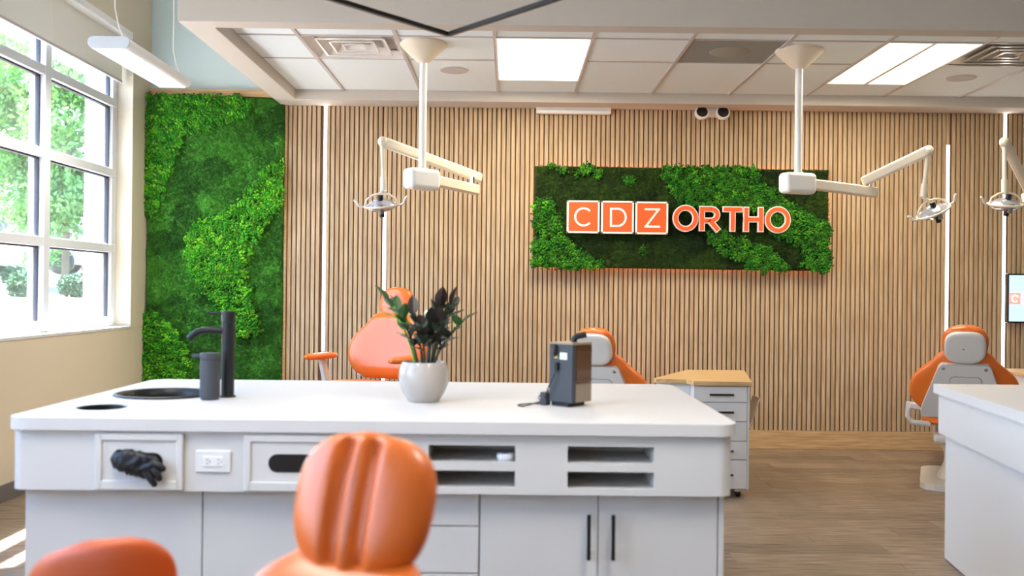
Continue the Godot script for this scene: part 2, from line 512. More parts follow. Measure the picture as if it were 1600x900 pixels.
func build_tile_ceiling() -> void:
	var c := thing("ceiling", "dropped ceiling of white lay in tiles on a metal grid", "ceiling", Vector3.ZERO, 0, "", "structure")
	var xs := [-1.712]
	for k in 13: xs.append(-1.33 + 0.611 * k)
	var ds := [5.617, 6.06, 6.67, 7.732]
	var g := G.new(); g.box(Vector3(2.44, CEIL + 0.16, -6.70), Vector3(8.3, 0.02, 2.3)); put("ceiling_deck", g, M.tile, c)
	for i in xs.size() - 1:
		for r in 3:
			var a: float = xs[i] + 0.005; var b: float = xs[i + 1] - 0.005
			var d0: float = ds[r] + 0.005; var d1: float = ds[r + 1] - 0.005
			if r == 1 and i in [1, 5, 8]: continue       # vents and grey panel lie in these bays
			if i in [3, 7] and r == 1: continue           # troffers
			if i in [3, 7] and r == 2: d0 = 7.285
			g = G.new(); g.box(Vector3((a + b) / 2, CEIL + 0.008, -(d0 + d1) / 2), Vector3(b - a, 0.014, d1 - d0), 0.002)
			put("tile", g, M.tile, c)
	var grid := G.new(); grid.box(Vector3.ZERO, Vector3(0.024, 0.012, 2.115), 0.001)
	var gm := grid.mesh()
	for i in range(1, xs.size()): put("grid_bar", gm, M.tbar, c, Transform3D(Basis.IDENTITY, Vector3(xs[i], CEIL - 0.001, -6.674)))
	for i in xs.size() - 1:
		for r in [1, 2]:
			if r == 2 and i in [3, 7]: continue
			g = G.new(); g.box(Vector3((xs[i] + xs[i + 1]) / 2, CEIL, -ds[r]), Vector3(xs[i + 1] - xs[i], 0.010, 0.016)); put("grid_bar", g, M.tbar, c)
	# troffers
	for k in 2:
		var a: float = xs[3] if k == 0 else xs[7]
		var t := thing("ceiling_light", ["glowing rectangular ceiling light panel between the two lamp poles", "glowing ceiling light with a center spine right of the right lamp pole"][k], "light", Vector3(a + 0.3055, CEIL, -6.672), 0, "recessed ceiling lights")
		var W := 0.585; var L := 1.20
		g = G.new()
		for s in [-1.0, 1.0]:
			g.box(Vector3(s * (W / 2 + 0.005), 0.03, 0), Vector3(0.012, 0.075, L + 0.02))
			g.box(Vector3(0, 0.03, s * (L / 2 + 0.005)), Vector3(W + 0.02, 0.075, 0.012))
		put("housing", g, M.trim_white, t)
		if k == 0:
			g = G.new(); g.box(Vector3(0, 0.012, 0), Vector3(W, 0.01, L)); put("diffuser", g, glow(Color(1, 0.97, 0.92), 1.6), t)
		else:
			for s in [-1.0, 1.0]:
				g = G.new(); g.box(Vector3(s * (W / 4 + 0.006), 0.03, 0), Vector3(W / 2 - 0.02, 0.01, L - 0.02), 0.0, 1, Basis(Vector3.BACK, s * 0.12)); put("diffuser", g, glow(Color(1, 0.95, 0.84), 1.4), t)
			g = G.new(); g.box(Vector3(0, 0.008, 0), Vector3(0.028, 0.03, L), 0.004); put("spine", g, M.trim_white, t)
		area_light("panel_light", Vector3(a + 0.3055, CEIL - 0.012, -6.672), Vector3.DOWN, Vector2(0.57, 1.18), E_PANEL, Color(1, 0.94, 0.82))
	# vents
	for k in 2:
		var a: float = xs[1] if k == 0 else xs[8]
		var t := thing("ceiling_vent", ["square white air vent beside the left ceiling lamp pole", "square metal air vent right of the spined ceiling light"][k], "vent", Vector3(a + 0.3055, CEIL, -6.365), 0, "ceiling air vents")
		var m: Material = mat(Color(0.93, 0.93, 0.92), 0.25) if k == 0 else mat(Color(0.80, 0.79, 0.77), 0.22, 0.6)
		g = G.new(); g.box(Vector3(0, 0.06, 0), Vector3(0.58, 0.01, 0.58)); put("backing", g, M.shell_dark if k == 1 else M.tbar, t)
		for q in 4:
			var o: float = [0.295, 0.215, 0.14, 0.07][q]
			g = G.new()
			for s in 4:
				var b := Basis(Vector3.UP, s * PI / 2)
				g.quad(b * Vector3(-o, 0.0, o), b * Vector3(o, 0.0, o), b * Vector3(o - 0.045, 0.045, o - 0.045), b * Vector3(-o + 0.045, 0.045, o - 0.045), Vector3.DOWN)
				g.box(b * Vector3(0, 0.0, o), Vector3(2 * o if s % 2 == 0 else 0.012, 0.008, 0.012 if s % 2 == 0 else 2 * o))
			put("louver_ring", g, m, t)
	# grey return panel with a round boss
	var rp := thing("return_panel", "square grey ceiling panel left of the right lamp pole", "panel", Vector3(xs[5] + 0.3055, CEIL, -6.365))
	g = G.new(); g.box(Vector3(0, 0.006, 0), Vector3(0.595, 0.012, 0.595), 0.003); put("plate", g, M.grey_panel, rp)
	g = G.new(); g.lathe([[0.0, -0.018], [0.07, -0.016], [0.12, -0.006], [0.13, 0.0]], 28); put("round_cap", g, mat(Color(0.60, 0.595, 0.57), 0.6), rp)
	for k in 2:
		var s := thing("ceiling_speaker", ["round flush ceiling speaker near the left lamp pole", "round flush ceiling speaker near the metal air vent"][k], "speaker", Vector3([-0.413, 3.253][k], CEIL, -[6.99, 7.05][k]), 0, "round ceiling speakers")
		g = G.new(); g.lathe([[0.085, -0.004], [0.098, -0.007], [0.104, 0.0]], 32, Transform3D.IDENTITY, false, false); put("rim", g, M.tbar, s)
		g = G.new(); g.lathe([[0.0, -0.005], [0.087, -0.004]], 32, Transform3D.IDENTITY, false, false); put("grille", g, M.speaker, s)

# ---------------------------------------------------------------- moss
func in_polys(p: Vector2, polys: Array) -> bool:
	for q in polys:
		if Geometry2D.is_point_in_polygon(p, q): return true
	return false

func clump(sd: int, leafy: bool) -> ArrayMesh:
	var rng := RandomNumberGenerator.new(); rng.seed = sd
	var g := G.new()
	for k in 13:
		var d := Vector3(rng.randfn(0, 0.45), rng.randf_range(-0.2, 0.75), rng.randfn(0, 0.45))
		var r := rng.randf_range(0.22, 0.40)
		g.blob(d, Vector3(r, r * rng.randf_range(0.7, 1.1), r), 0.28, rng, 6, 3)
	return g.mesh()

func scatter(called: String, parent: Node, m: Mesh, material: Material, places: Array, colors: Array) -> void:
	var mm := MultiMesh.new()
	mm.transform_format = MultiMesh.TRANSFORM_3D
	mm.use_colors = true
	mm.mesh = m
	mm.instance_count = places.size()
	for i in places.size():
		mm.set_instance_transform(i, places[i])
		mm.set_instance_color(i, colors[i])
	var o := MultiMeshInstance3D.new()
	o.name = numbered(called, parent)
	o.multimesh = mm
	o.material_override = material
	o.set_meta("kind", "stuff")
	parent.add_child(o, true)

func lin(r: float, g: float, b: float) -> Color:
	return Color(r, g, b).srgb_to_linear()

# panel in the plane z = 0 of its node: x 0..W, y 0..-H (downwards); polys hold bright reindeer moss
func moss_panel(t: Node3D, W: float, H: float, polys: Array, dark: Color, mid: Color, bright: Color, lime: Color, sd: int, sprigs: Array) -> void:
	var rng := RandomNumberGenerator.new(); rng.seed = sd
	var cell := FastNoiseLite.new(); cell.seed = sd; cell.noise_type = FastNoiseLite.TYPE_CELLULAR; cell.frequency = 4.2
	cell.cellular_return_type = FastNoiseLite.RETURN_DISTANCE
	var tone := FastNoiseLite.new(); tone.seed = sd; tone.noise_type = FastNoiseLite.TYPE_CELLULAR; tone.frequency = 4.2
	tone.cellular_return_type = FastNoiseLite.RETURN_CELL_VALUE
	var warp := FastNoiseLite.new(); warp.seed = sd + 3; warp.frequency = 7.0
	var fine := FastNoiseLite.new(); fine.seed = sd + 7; fine.frequency = 60.0
	var step := 0.009
	var nx := int(W / step); var ny := int(H / step)
	var hs := PackedFloat32Array(); hs.resize((nx + 1) * (ny + 1))
	var cs := PackedColorArray(); cs.resize((nx + 1) * (ny + 1))
	var g := G.new(); g.colored = true
	for j in ny + 1:
		for i in nx + 1:
			var x := W * i / nx; var y := H * j / ny
			var wx := x + 0.03 * warp.get_noise_2d(x * 2, y * 2); var wy := y + 0.03 * warp.get_noise_2d(y * 2 + 9, x * 2)
			var d := clampf(cell.get_noise_2d(wx, wy) + 1.0, 0.0, 1.0)
			var h := 0.006 + 0.045 * (1.0 - d * d) + 0.006 * fine.get_noise_2d(x, y)
			var e := minf(minf(x, W - x), minf(y, H - y))
			h *= clampf(e / 0.012 + 0.15, 0.15, 1.0)
			hs[j * (nx + 1) + i] = h
			var tv := clampf(0.5 + 0.75 * tone.get_noise_2d(wx, wy), 0.0, 1.0)
			var col := dark.lerp(mid, tv)
			var f := 1.0 + 0.55 * fine.get_noise_2d(x * 1.7 + 5, y * 1.7)
			cs[j * (nx + 1) + i] = Color(col.r * f, col.g * f, col.b * f)
	for j in ny:
		for i in nx:
			var k := j * (nx + 1) + i
			var ids := [k, k + 1, k + nx + 2, k + nx + 1]
			var p := []
			for q in 4:
				var id: int = ids[q]
				p.append(Vector3(W * (id % (nx + 1)) / nx, -H * (id / (nx + 1)) / ny, hs[id]))
			g.tint = cs[k]
			g.quad(p[0], p[1], p[2], p[3], Vector3.BACK)
	var vm := mat(Color.WHITE, 0.95); vm.vertex_color_use_as_albedo = true
	var bd := G.new(); bd.box(Vector3(W / 2, -H / 2, -0.012), Vector3(W - 0.01, H - 0.01, 0.024)); put("backing_board", bd, M.groove, t)
	var cm := put("cushion_moss", g, vm, t); cm.set_meta("kind", "stuff")
	# fuzz of small tufts over the flat moss, clumps of reindeer moss in the bright bands
	var tuft := G.new()
	for k in 5:
		var d := Vector3(rng.randfn(0, 0.5), rng.randf_range(0.0, 0.6), rng.randfn(0, 0.5))
		tuft.blob(d, Vector3(0.28, 0.45, 0.28), 0.3, rng, 5, 2)
	var places := []; var colors := []
	for k in int(W * H * 9000):
		var x := rng.randf() * W; var y := rng.randf() * H
		if in_polys(Vector2(x, y), polys): continue
		var id := int(y / H * ny) * (nx + 1) + int(x / W * nx)
		var s := rng.randf_range(0.006, 0.0105)
		var b := Basis(Vector3.RIGHT, PI / 2 + rng.randf_range(-0.6, 0.6)) * Basis(Vector3.UP, rng.randf() * TAU)
		places.append(Transform3D(b.scaled(Vector3.ONE * s), Vector3(x, -y, hs[id] + 0.001)))
		var f := rng.randf_range(0.55, 1.6)
		var c: Color = cs[id]
		colors.append(Color(c.r * f, c.g * f, c.b * f))
	scatter("moss_tufts", t, tuft.mesh(), vm, places, colors)
	for variant in 3:
		places = []; colors = []
		var m := clump(sd * 10 + variant, true)
		for k in int(W * H * 1050):
			var x := rng.randf_range(-0.006, W + 0.006); var y := rng.randf_range(-0.006, H + 0.006)
			var jitter := Vector2(rng.randfn(0, 0.012), rng.randfn(0, 0.012))
			var inside := in_polys(Vector2(x, y) + jitter, polys)
			if not inside:
				for q in sprigs:
					if Vector2(x, y).distance_to(q) < 0.03: inside = true
			if not inside: continue
			var s := rng.randf_range(0.015, 0.034)
			var b := Basis(Vector3.RIGHT, PI / 2 + rng.randf_range(-0.5, 0.5)) * Basis(Vector3.UP, rng.randf() * TAU)
			places.append(Transform3D(b.scaled(Vector3.ONE * s), Vector3(x, -y, rng.randf_range(0.04, 0.072))))
			var c := bright.lerp(lime, pow(rng.randf(), 2.2))
			var f := rng.randf_range(0.5, 1.35)
			colors.append(Color(c.r * f, c.g * f, c.b * f))
		if places.size(): scatter("reindeer_moss", t, m, vm, places, colors)

func build_moss() -> void:
	var px := func(a: Array, ox: float, oy: float, sc: float) -> PackedVector2Array:
		var p := PackedVector2Array()
		for k in range(0, a.size(), 2): p.append(Vector2((a[k] - ox) / sc, (a[k + 1] - oy) / sc))
		return p
	var t := thing("vertical_garden", "tall living wall panel of mixed green moss beside the window", "moss panel", Vector3(-2.955, 2.818, -7.975))
	var polys := [
		px.call([225, 150, 400, 150, 388, 182, 345, 198, 292, 214, 276, 250, 262, 300, 250, 332, 225, 342], 233, 155, 190.6),
		px.call([300, 365, 325, 345, 360, 338, 392, 300, 412, 280, 420, 262, 450, 252, 450, 318, 425, 335, 405, 380, 386, 420, 400, 470, 408, 520, 385, 526, 362, 492, 335, 470, 310, 442, 293, 405], 233, 155, 190.6),
		px.call([225, 484, 255, 494, 282, 520, 297, 545, 308, 600, 305, 640, 225, 640], 233, 155, 190.6),
	]
	moss_panel(t, 1.108, 2.74, polys, lin(0.13, 0.33, 0.05), lin(0.27, 0.55, 0.15), lin(0.17, 0.54, 0.06), lin(0.46, 0.75, 0.14), 21, [])
	var s := thing("moss_signboard", "wide dark green moss panel behind the clinic name", "moss panel", Vector3(0.197, 2.285, -7.945))
	var sp := [
		px.call([80, 265, 185, 270, 205, 340, 250, 440, 300, 490, 380, 530, 430, 590, 80, 590], 100, 95, 586.5),
		px.call([700, 130, 720, 80, 1130, 80, 1160, 160, 1240, 200, 1300, 260, 1400, 310, 1520, 365, 1520, 610, 1400, 590, 1360, 450, 1230, 400, 1180, 300, 1000, 290, 830, 290, 760, 220], 100, 95, 586.5),
		px.call([930, 400, 1000, 400, 1100, 440, 1200, 470, 1260, 520, 1330, 590, 1130, 590, 1080, 520, 1000, 510, 930, 440], 100, 95, 586.5),
	]
	var dots := []
	for d in [[340, 115], [310, 135], [400, 130], [550, 160], [230, 110], [360, 100], [620, 490], [175, 100]]: dots.append(Vector2((d[0] - 100) / 586.5, (d[1] - 95) / 586.5))
	moss_panel(s, 2.385, 0.822, sp, lin(0.07, 0.17, 0.015), lin(0.18, 0.29, 0.04), lin(0.12, 0.43, 0.04), lin(0.34, 0.62, 0.10), 33, dots)
	s.rotation.z = -0.003
	# warm strip lights behind the sign panel
	var l := thing("backlight_strip", "warm orange light strip glowing behind the moss sign panel", "light")
	var gm := glow(Color(1.0, 0.55, 0.30), 2.2)
	var y0 := 1.49; var y1 := 2.255; var xa := 0.225; var xb := 2.555
	for e in [[(xa + xb) / 2, y0, xb - xa, 0.012], [(xa + xb) / 2, y1, xb - xa, 0.012], [xa, (y0 + y1) / 2, 0.012, y1 - y0 - 0.02], [xb, (y0 + y1) / 2, 0.012, y1 - y0 - 0.02]]:
		var g := G.new(); g.box(Vector3(e[0], e[1], -7.9755), Vector3(e[2], e[3], 0.010)); put("strip", g, gm, l)
	var wc := Color(1.0, 0.60, 0.34)
	area_light("strip_light", Vector3((xa + xb) / 2, y0 - 0.008, -7.9755), Vector3(0, -1, 0), Vector2(xb - xa, 0.01), E_SIGN, wc)
	area_light("strip_light", Vector3((xa + xb) / 2, y1 + 0.008, -7.9755), Vector3(0, 1, 0), Vector2(xb - xa, 0.01), E_SIGN, wc)
	area_light("strip_light", Vector3(xb + 0.008, (y0 + y1) / 2, -7.9755), Vector3(1, 0, 0), Vector2(0.01, y1 - y0), E_SIGN * 0.35, wc)
	area_light("strip_light", Vector3(xa - 0.008, (y0 + y1) / 2, -7.9755), Vector3(-1, 0, 0), Vector2(0.01, y1 - y0), E_SIGN * 0.35, wc)

# strokes of the sign letters: polygons in a 1 x 1 box (y up), grown by d
func arc_poly(cx: float, cy: float, rx: float, ry: float, w: float, a0: float, a1: float, d: float, seg := 36) -> Array:
	var out := []
	for k in seg:
		var t0 := a0 + (a1 - a0) * k / seg; var t1 := a0 + (a1 - a0) * (k + 1) / seg
		var q := PackedVector2Array()
		for e in [[t0, w / 2 + d], [t1, w / 2 + d], [t1, -w / 2 - d], [t0, -w / 2 - d]]:
			q.append(Vector2(cx + cos(e[0]) * (rx + e[1]), cy + sin(e[0]) * (ry + e[1])))
		out.append(q)
	return out

func bar_poly(a: Vector2, b: Vector2, w: float, d: float) -> Array:
	var t := (b - a).normalized(); var o := Vector2(-t.y, t.x) * (w / 2 + d)
	a -= t * d; b += t * d
	return [PackedVector2Array([a + o, b + o, b - o, a - o])]

func letter_polys(ch: String, w: float, h: float, s: float, d: float) -> Array:
	var p := []
	match ch:
		"O": p = arc_poly(w / 2, h / 2, w / 2 - s / 2, h / 2 - s / 2, s, 0, TAU, d, 48)
		"C": p = arc_poly(w / 2, h / 2, w / 2 - s / 2, h / 2 - s / 2, s, 0.75, TAU - 0.75, d, 40)
		"D":
			p = bar_poly(Vector2(s / 2, 0), Vector2(s / 2, h), s, d)
			p += bar_poly(Vector2(0, s / 2), Vector2(w * 0.45, s / 2), s, d) + bar_poly(Vector2(0, h - s / 2), Vector2(w * 0.45, h - s / 2), s, d)
			p += arc_poly(w * 0.45, h / 2, w * 0.55 - s / 2, h / 2 - s / 2, s, -PI / 2, PI / 2, d, 28)
		"Z":
			p = bar_poly(Vector2(0, h - s / 2), Vector2(w, h - s / 2), s, d) + bar_poly(Vector2(0, s / 2), Vector2(w, s / 2), s, d)
			p += bar_poly(Vector2(s * 0.55, s * 0.4), Vector2(w - s * 0.55, h - s * 0.4), s * 0.95, d)
		"R":
			p = bar_poly(Vector2(s / 2, 0), Vector2(s / 2, h), s, d)
			p += bar_poly(Vector2(0, h - s / 2), Vector2(w * 0.52, h - s / 2), s, d) + bar_poly(Vector2(0, h * 0.42), Vector2(w * 0.55, h * 0.42), s, d)
			var ry := (h - s / 2 - h * 0.42) / 2
			p += arc_poly(w * 0.53, h * 0.42 + ry, w * 0.42 - s / 2, ry, s, -PI / 2, PI / 2, d, 24)
			p += bar_poly(Vector2(w * 0.50, h * 0.40), Vector2(w - s * 0.55, s * 0.02), s * 1.05, d)
		"T": p = bar_poly(Vector2(0, h - s / 2), Vector2(w, h - s / 2), s, d) + bar_poly(Vector2(w / 2, 0), Vector2(w / 2, h), s, d)
		"H": p = bar_poly(Vector2(s / 2, 0), Vector2(s / 2, h), s, d) + bar_poly(Vector2(w - s / 2, 0), Vector2(w - s / 2, h), s, d) + bar_poly(Vector2(0, h / 2), Vector2(w, h / 2), s, d)
	return p

func build_sign() -> void:
	var zf := -7.835
	var names := ["C", "D", "Z"]
	for k in 3:
		var x: float = [0.458, 0.735, 1.012][k]
		var y: float = [1.740, 1.739, 1.737][k]
		var t := thing("sign_tile", "orange square sign tile with a thin white letter %s" % names[k], "sign", Vector3(x * 0.993, 1.275 + (y - 1.275) * 0.993, zf), 0, "square sign tiles on the moss")
		var S := 0.262
		var g := G.new(); g.box(Vector3(S / 2, S / 2, -0.012), Vector3(S, S, 0.03), 0.002); put("white_back", g, M.sign_white, t)
		g = G.new()
		for s in [-1.0, 1.0]:
			g.box(Vector3(S / 2 + s * (S / 2 - 0.007), S / 2, 0.006), Vector3(0.014, S, 0.012), 0.001)
			g.box(Vector3(S / 2, S / 2 + s * (S / 2 - 0.007), 0.006), Vector3(S, 0.014, 0.012), 0.001)
		put("border", g, M.sign_white, t)
		g = G.new(); g.box(Vector3(S / 2, S / 2, 0.004), Vector3(S - 0.03, S - 0.03, 0.006), 0.001); put("face", g, M.sign_orange, t)
		g = G.new()
		var w: float = [0.152, 0.135, 0.125][k]
		var ox: float = [0.058, 0.070, 0.072][k]
		var zz := 0.011
		for p in letter_polys(names[k], w, 0.155, 0.0165, 0.0):
			g.prism(p, 0.006, zz, Transform3D(Basis.IDENTITY, Vector3(ox, 0.053, 0)))
			zz += 0.00005
		put("letter", g, M.sign_white, t)
	var word := ["O", "R", "T", "H", "O"]
	var xs := [[1.322, 1.514], [1.536, 1.698], [1.727, 1.872], [1.894, 2.042], [2.068, 2.262]]
	for k in 5:
		var big: bool = word[k] == "O"
		var y := (1.769 if big else 1.776) - 0.001 * k
		var h := 0.201 if big else 0.187
		var first: String = ["first round letter O beside the Z tile", "letter R after the first O", "letter T between R and H", "letter H after the T", "last round letter O at the end"][k]
		var t := thing("sign_letter", "orange sign letter with white outline, " + first, "sign letter", Vector3(xs[k][0] * 0.993, 1.275 + (y - 1.275) * 0.993, zf), 0, "sign letters on the moss")
		var w: float = xs[k][1] - xs[k][0]
		var g := G.new()
		var zz := 0.0
		for p in letter_polys(word[k], w, h, 0.031, 0.008):
			g.prism(p, -0.028, zz)
			zz += 0.0 if big else 0.0002
		put("outline", g, M.sign_white, t)
		g = G.new()
		zz = 0.005
		for p in letter_polys(word[k], w, h, 0.031, 0.0):
			g.prism(p, -0.001, zz)
			zz += 0.0 if big else 0.0002
		put("face", g, M.sign_orange, t)

# ---------------------------------------------------------------- wall fittings
func build_wall_fittings() -> void:
	var g: G
	var lg := glow(Color(1, 0.97, 0.93), 2.2)
	var rows := [[-1.517, 2.764, 0.761], [-1.026, 1.96, 0.45], [3.58, 2.502, 0.45], [4.046, 2.764, 0.63]]
	for k in 4:
		var r: Array = rows[k]
		var t := thing("light_strip", ["vertical white light strip nearest the tall moss panel", "vertical white light strip below the left dental lamp head", "vertical white light strip starting below the ceiling on the right", "vertical white light strip beside the wall screen"][k], "light strip", Vector3(r[0], r[2], -7.99), 0, "vertical light strips in the slat wall")
		var L: float = r[1] - r[2]
		g = G.new(); g.box(Vector3(0, L / 2, 0.0), Vector3(0.026, L, 0.016), 0.002); put("diffuser", g, lg, t)
		g = G.new(); g.box(Vector3(-0.0155, L / 2, -0.001), Vector3(0.004, L, 0.02)); g.box(Vector3(0.0155, L / 2, -0.001), Vector3(0.004, L, 0.02)); put("channel", g, M.tbar, t)
		area_light("strip_light", Vector3(r[0], r[2] + L / 2, -7.979), Vector3(0, 0, 1), Vector2(0.024, L), E_STRIP, Color(1, 0.96, 0.9))
	# slim white wall unit
	var u := thing("access_point", "slim white wall unit high on the slats above the moss sign", "wall unit", Vector3(0.508, 2.742, -7.95))
	g = G.new(); g.box(Vector3(0, 0.0, 0), Vector3(0.61, 0.06, 0.055), 0.012, 3); put("body", g, M.white_paint, u)
	g = G.new(); g.box(Vector3(0, 0.0, 0.028), Vector3(0.56, 0.004, 0.003)); put("seam", g, M.tbar, u)
	var e := thing("emergency_light", "white twin head emergency light under the ceiling edge", "emergency light", Vector3(1.625, 2.715, -7.94))
	g = G.new(); g.box(Vector3(0, 0.02, -0.005), Vector3(0.20, 0.07, 0.06), 0.012, 3); put("body", g, M.white_paint, e)
	for s in [-1.0, 1.0]:
		var xf := Transform3D(Basis(Vector3.RIGHT, PI / 2 - 0.25), Vector3(s * 0.085, 0.005, 0.03))
		g = G.new(); g.lathe([[0.035, -0.02], [0.056, 0.0], [0.058, 0.035], [0.05, 0.04]], 24, xf); var hd := put("lamp_head", g, M.white_paint, e)
		g = G.new(); g.lathe([[0.045, 0.0405], [0.03, 0.046], [0.0, 0.048]], 20, xf, false, false); put("lens", g, M.black, hd)
	# wall screen at the right edge
	var tv := thing("wall_screen", "wall mounted screen showing an orange logo on light blue", "screen", Vector3(4.41, 1.252, -7.90))
	g = G.new(); g.box(Vector3(0, 0, -0.03), Vector3(0.74, 0.40, 0.05), 0.006); put("case", g, M.black, tv)
	g = G.new(); g.box(Vector3(0, 0, -0.0035), Vector3(0.715, 0.375, 0.004)); var sc := put("display", g, glow(Color(0.50, 0.78, 0.92), 0.5), tv)
	g = G.new(); g.box(Vector3(-0.313, -0.003, 0.0), Vector3(0.092, 0.092, 0.003)); put("logo_square", g, glow(Color(0.93, 0.33, 0.14), 0.35), sc)
	g = G.new(); g.box(Vector3(-0.212, -0.003, 0.0), Vector3(0.092, 0.092, 0.003)); put("logo_square", g, glow(Color(0.95, 0.72, 0.80), 0.4), sc)
	g = G.new()
	for p in letter_polys("C", 0.058, 0.062, 0.010, 0.0): g.prism(p, 0.001, 0.003, Transform3D(Basis.IDENTITY, Vector3(-0.342, -0.034, 0)))
	g.box(Vector3(-0.2885, 0.014, 0.002), Vector3(0.004, 0.02, 0.002))
	put("logo_letter", g, glow(Color(1, 0.95, 0.92), 0.5), sc)
	area_light("screen_light", Vector3(4.41, 1.252, -7.89), Vector3(0, 0, 1), Vector2(0.71, 0.37), 0.01, Color(0.65, 0.85, 0.95))

# ---------------------------------------------------------------- dental lamps
func beam(g: G, a: Vector3, b: Vector3, w: float, h: float, r: float) -> void:
	var z := (b - a).normalized()
	var x := Vector3.UP.cross(z).normalized()
	var y := z.cross(x)
	g.box((a + b) / 2, Vector3(w, h, a.distance_to(b)), r, 3, Basis(x, y, z))

func dental_lamp(label: String, top: Vector3, box_y: float, box_dir: Vector3, arm_end: Vector3, spring_a: Vector3, elbow: Vector3, rod_end: Vector3, head_at: Vector3, head_turn: Basis) -> void:
	var t := thing("dental_lamp", label, "dental lamp", top, 0, "ceiling mounted dental lamps")
	var g := G.new()
	g.lathe([[0.024, -0.125], [0.04, -0.12], [0.10, -0.065], [0.145, -0.02], [0.152, -0.008], [0.152, 0.0]], 36); put("canopy", g, M.beige_plastic, t)
	g = G.new(); g.lathe([[0.024, box_y - top.y + 0.03], [0.024, -0.11]], 20); put("pole", g, M.trim_white, t)
	g = G.new()
	g.lathe([[0.032, box_y - top.y + 0.05], [0.032, box_y - top.y + 0.075]], 20)
	beam(g, Vector3(0, box_y - top.y, 0) - box_dir * 0.12, Vector3(0, box_y - top.y, 0) + box_dir * 0.115, 0.115, 0.135, 0.03); put("joint_box", g, M.trim_white, t)
	var p := func(q: Vector3) -> Vector3: return q - top
	g = G.new(); beam(g, Vector3(0, box_y - top.y, 0) + box_dir * 0.10, p.call(arm_end), 0.06, 0.068, 0.012); put("arm", g, M.beige_plastic, t)
	g = G.new()
	beam(g, p.call(spring_a), p.call(elbow), 0.05, 0.066, 0.016)
	var sa := put("spring_arm", g, M.beige_plastic, t)
	g = G.new(); var je: Vector3 = p.call(arm_end).lerp(Vector3(0, box_y - top.y, 0), 0.09)
	g.tube([je, Vector3(je.x, p.call(spring_a).y, je.z)], 0.016, 12); put("pivot", g, M.chrome, sa)
	g = G.new()
	var el: Vector3 = p.call(elbow); var re: Vector3 = p.call(rod_end)
	g.tube([el + Vector3(0, 0.02, 0), el.lerp(re, 0.75)], 0.015, 14)
	g.tube([el.lerp(re, 0.72), re], 0.021, 14)
	g.blob(el, Vector3(0.032, 0.034, 0.032), 0.0, null, 16, 8)
	put("drop_rod", g, M.beige_plastic, t)
	# lamp head
	var hx := Transform3D(head_turn.scaled(Vector3.ONE * 0.84), p.call(head_at))
	g = G.new()
	var rim := []
	for k in 41: rim.append(Vector3(cos(TAU * k / 40) * 0.128, 0.0, sin(TAU * k / 40) * 0.105))
	g.tube(rim, 0.009, 8)
	for s in [-1.0, 1.0]:
		g.tube([Vector3(s * 0.127, 0, 0), Vector3(s * 0.11, 0.05, -0.005), Vector3(s * 0.06, 0.082, -0.01), Vector3(0, 0.092, -0.012)], 0.008, 8)
	g.tube([Vector3(0, 0.088, -0.012), (hx.affine_inverse() * re)], 0.014, 10)
	var hd := put("lamp_head", g, M.beige_plastic, t, hx)
	g = G.new(); g.lathe([[0.0, 0.055], [0.03, 0.053], [0.075, 0.035], [0.105, 0.008], [0.116, -0.008], [0.105, -0.02], [0.07, -0.04], [0.03, -0.05], [0.0, -0.052]], 32, Transform3D(Basis.from_scale(Vector3(1, 1, 0.85)), Vector3.ZERO), false, false)
	put("reflector", g, M.lens, hd)
	for s in [[0.062, 0.022, "knob"], [-0.062, 0.020, "bulb_cap"]]:
		g = G.new(); g.lathe([[s[1] * 0.9, -0.022], [s[1], -0.012], [s[1], 0.012], [s[1] * 0.8, 0.022]], 18, Transform3D(Basis.IDENTITY, Vector3(0, s[0], 0.03))); put(s[2], g, M.black, hd)
	g = G.new(); g.tube([Vector3(0, 0.02, 0.085), Vector3(0, -0.05, 0.075)], 0.018, 12); put("bulb_holder", g, M.shell_dark, hd)
	for s in [-1.0, 1.0]:
		g = G.new(); g.tube([Vector3(s * 0.128, 0, 0), Vector3(s * 0.155, 0.0, 0.01), Vector3(s * 0.175, 0.015, 0.015), Vector3(s * 0.187, 0.045, 0.015), Vector3(s * 0.205, 0.06, 0.015)], 0.0085, 8)
		put("handle", g, M.trim_white, hd)

func build_lamps() -> void:
	dental_lamp("white ceiling lamp on pole, arm folded back left over the slats", Vector3(-0.566, CEIL, -6.243), 1.975, Vector3(0.75, 0, -0.66).normalized(), Vector3(-0.23, 1.955, -6.68), Vector3(-0.205, 2.04, -6.72), Vector3(-0.822, 2.215, -6.25), Vector3(-0.812, 1.90, -6.25), Vector3(-0.825, 1.806, -6.25), Basis(Vector3.BACK, 0.08) * Basis(Vector3.RIGHT, 0.25))
	dental_lamp("white ceiling lamp on pole in front of the moss sign", Vector3(1.856, CEIL, -6.30), 1.983, Vector3(0.93, 0, -0.36).normalized(), Vector3(2.42, 1.945, -6.45), Vector3(2.32, 2.01, -6.44), Vector3(2.70, 2.205, -6.3), Vector3(2.666, 1.905, -6.3), Vector3(2.735, 1.81, -6.3), Basis(Vector3.BACK, 0.45) * Basis(Vector3.RIGHT, 0.2))
	dental_lamp("white ceiling lamp whose head hangs before the strip at right edge", Vector3(3.75, CEIL, -6.4), 1.985, Vector3(-0.3, 0, -0.95).normalized(), Vector3(3.55, 1.945, -6.75), Vector3(3.56, 2.00, -6.70), Vector3(3.190, 2.265, -6.3), Vector3(3.195, 1.93, -6.3), Vector3(3.20, 1.862, -6.3), Basis(Vector3.BACK, 0.0) * Basis(Vector3.RIGHT, 0.25))

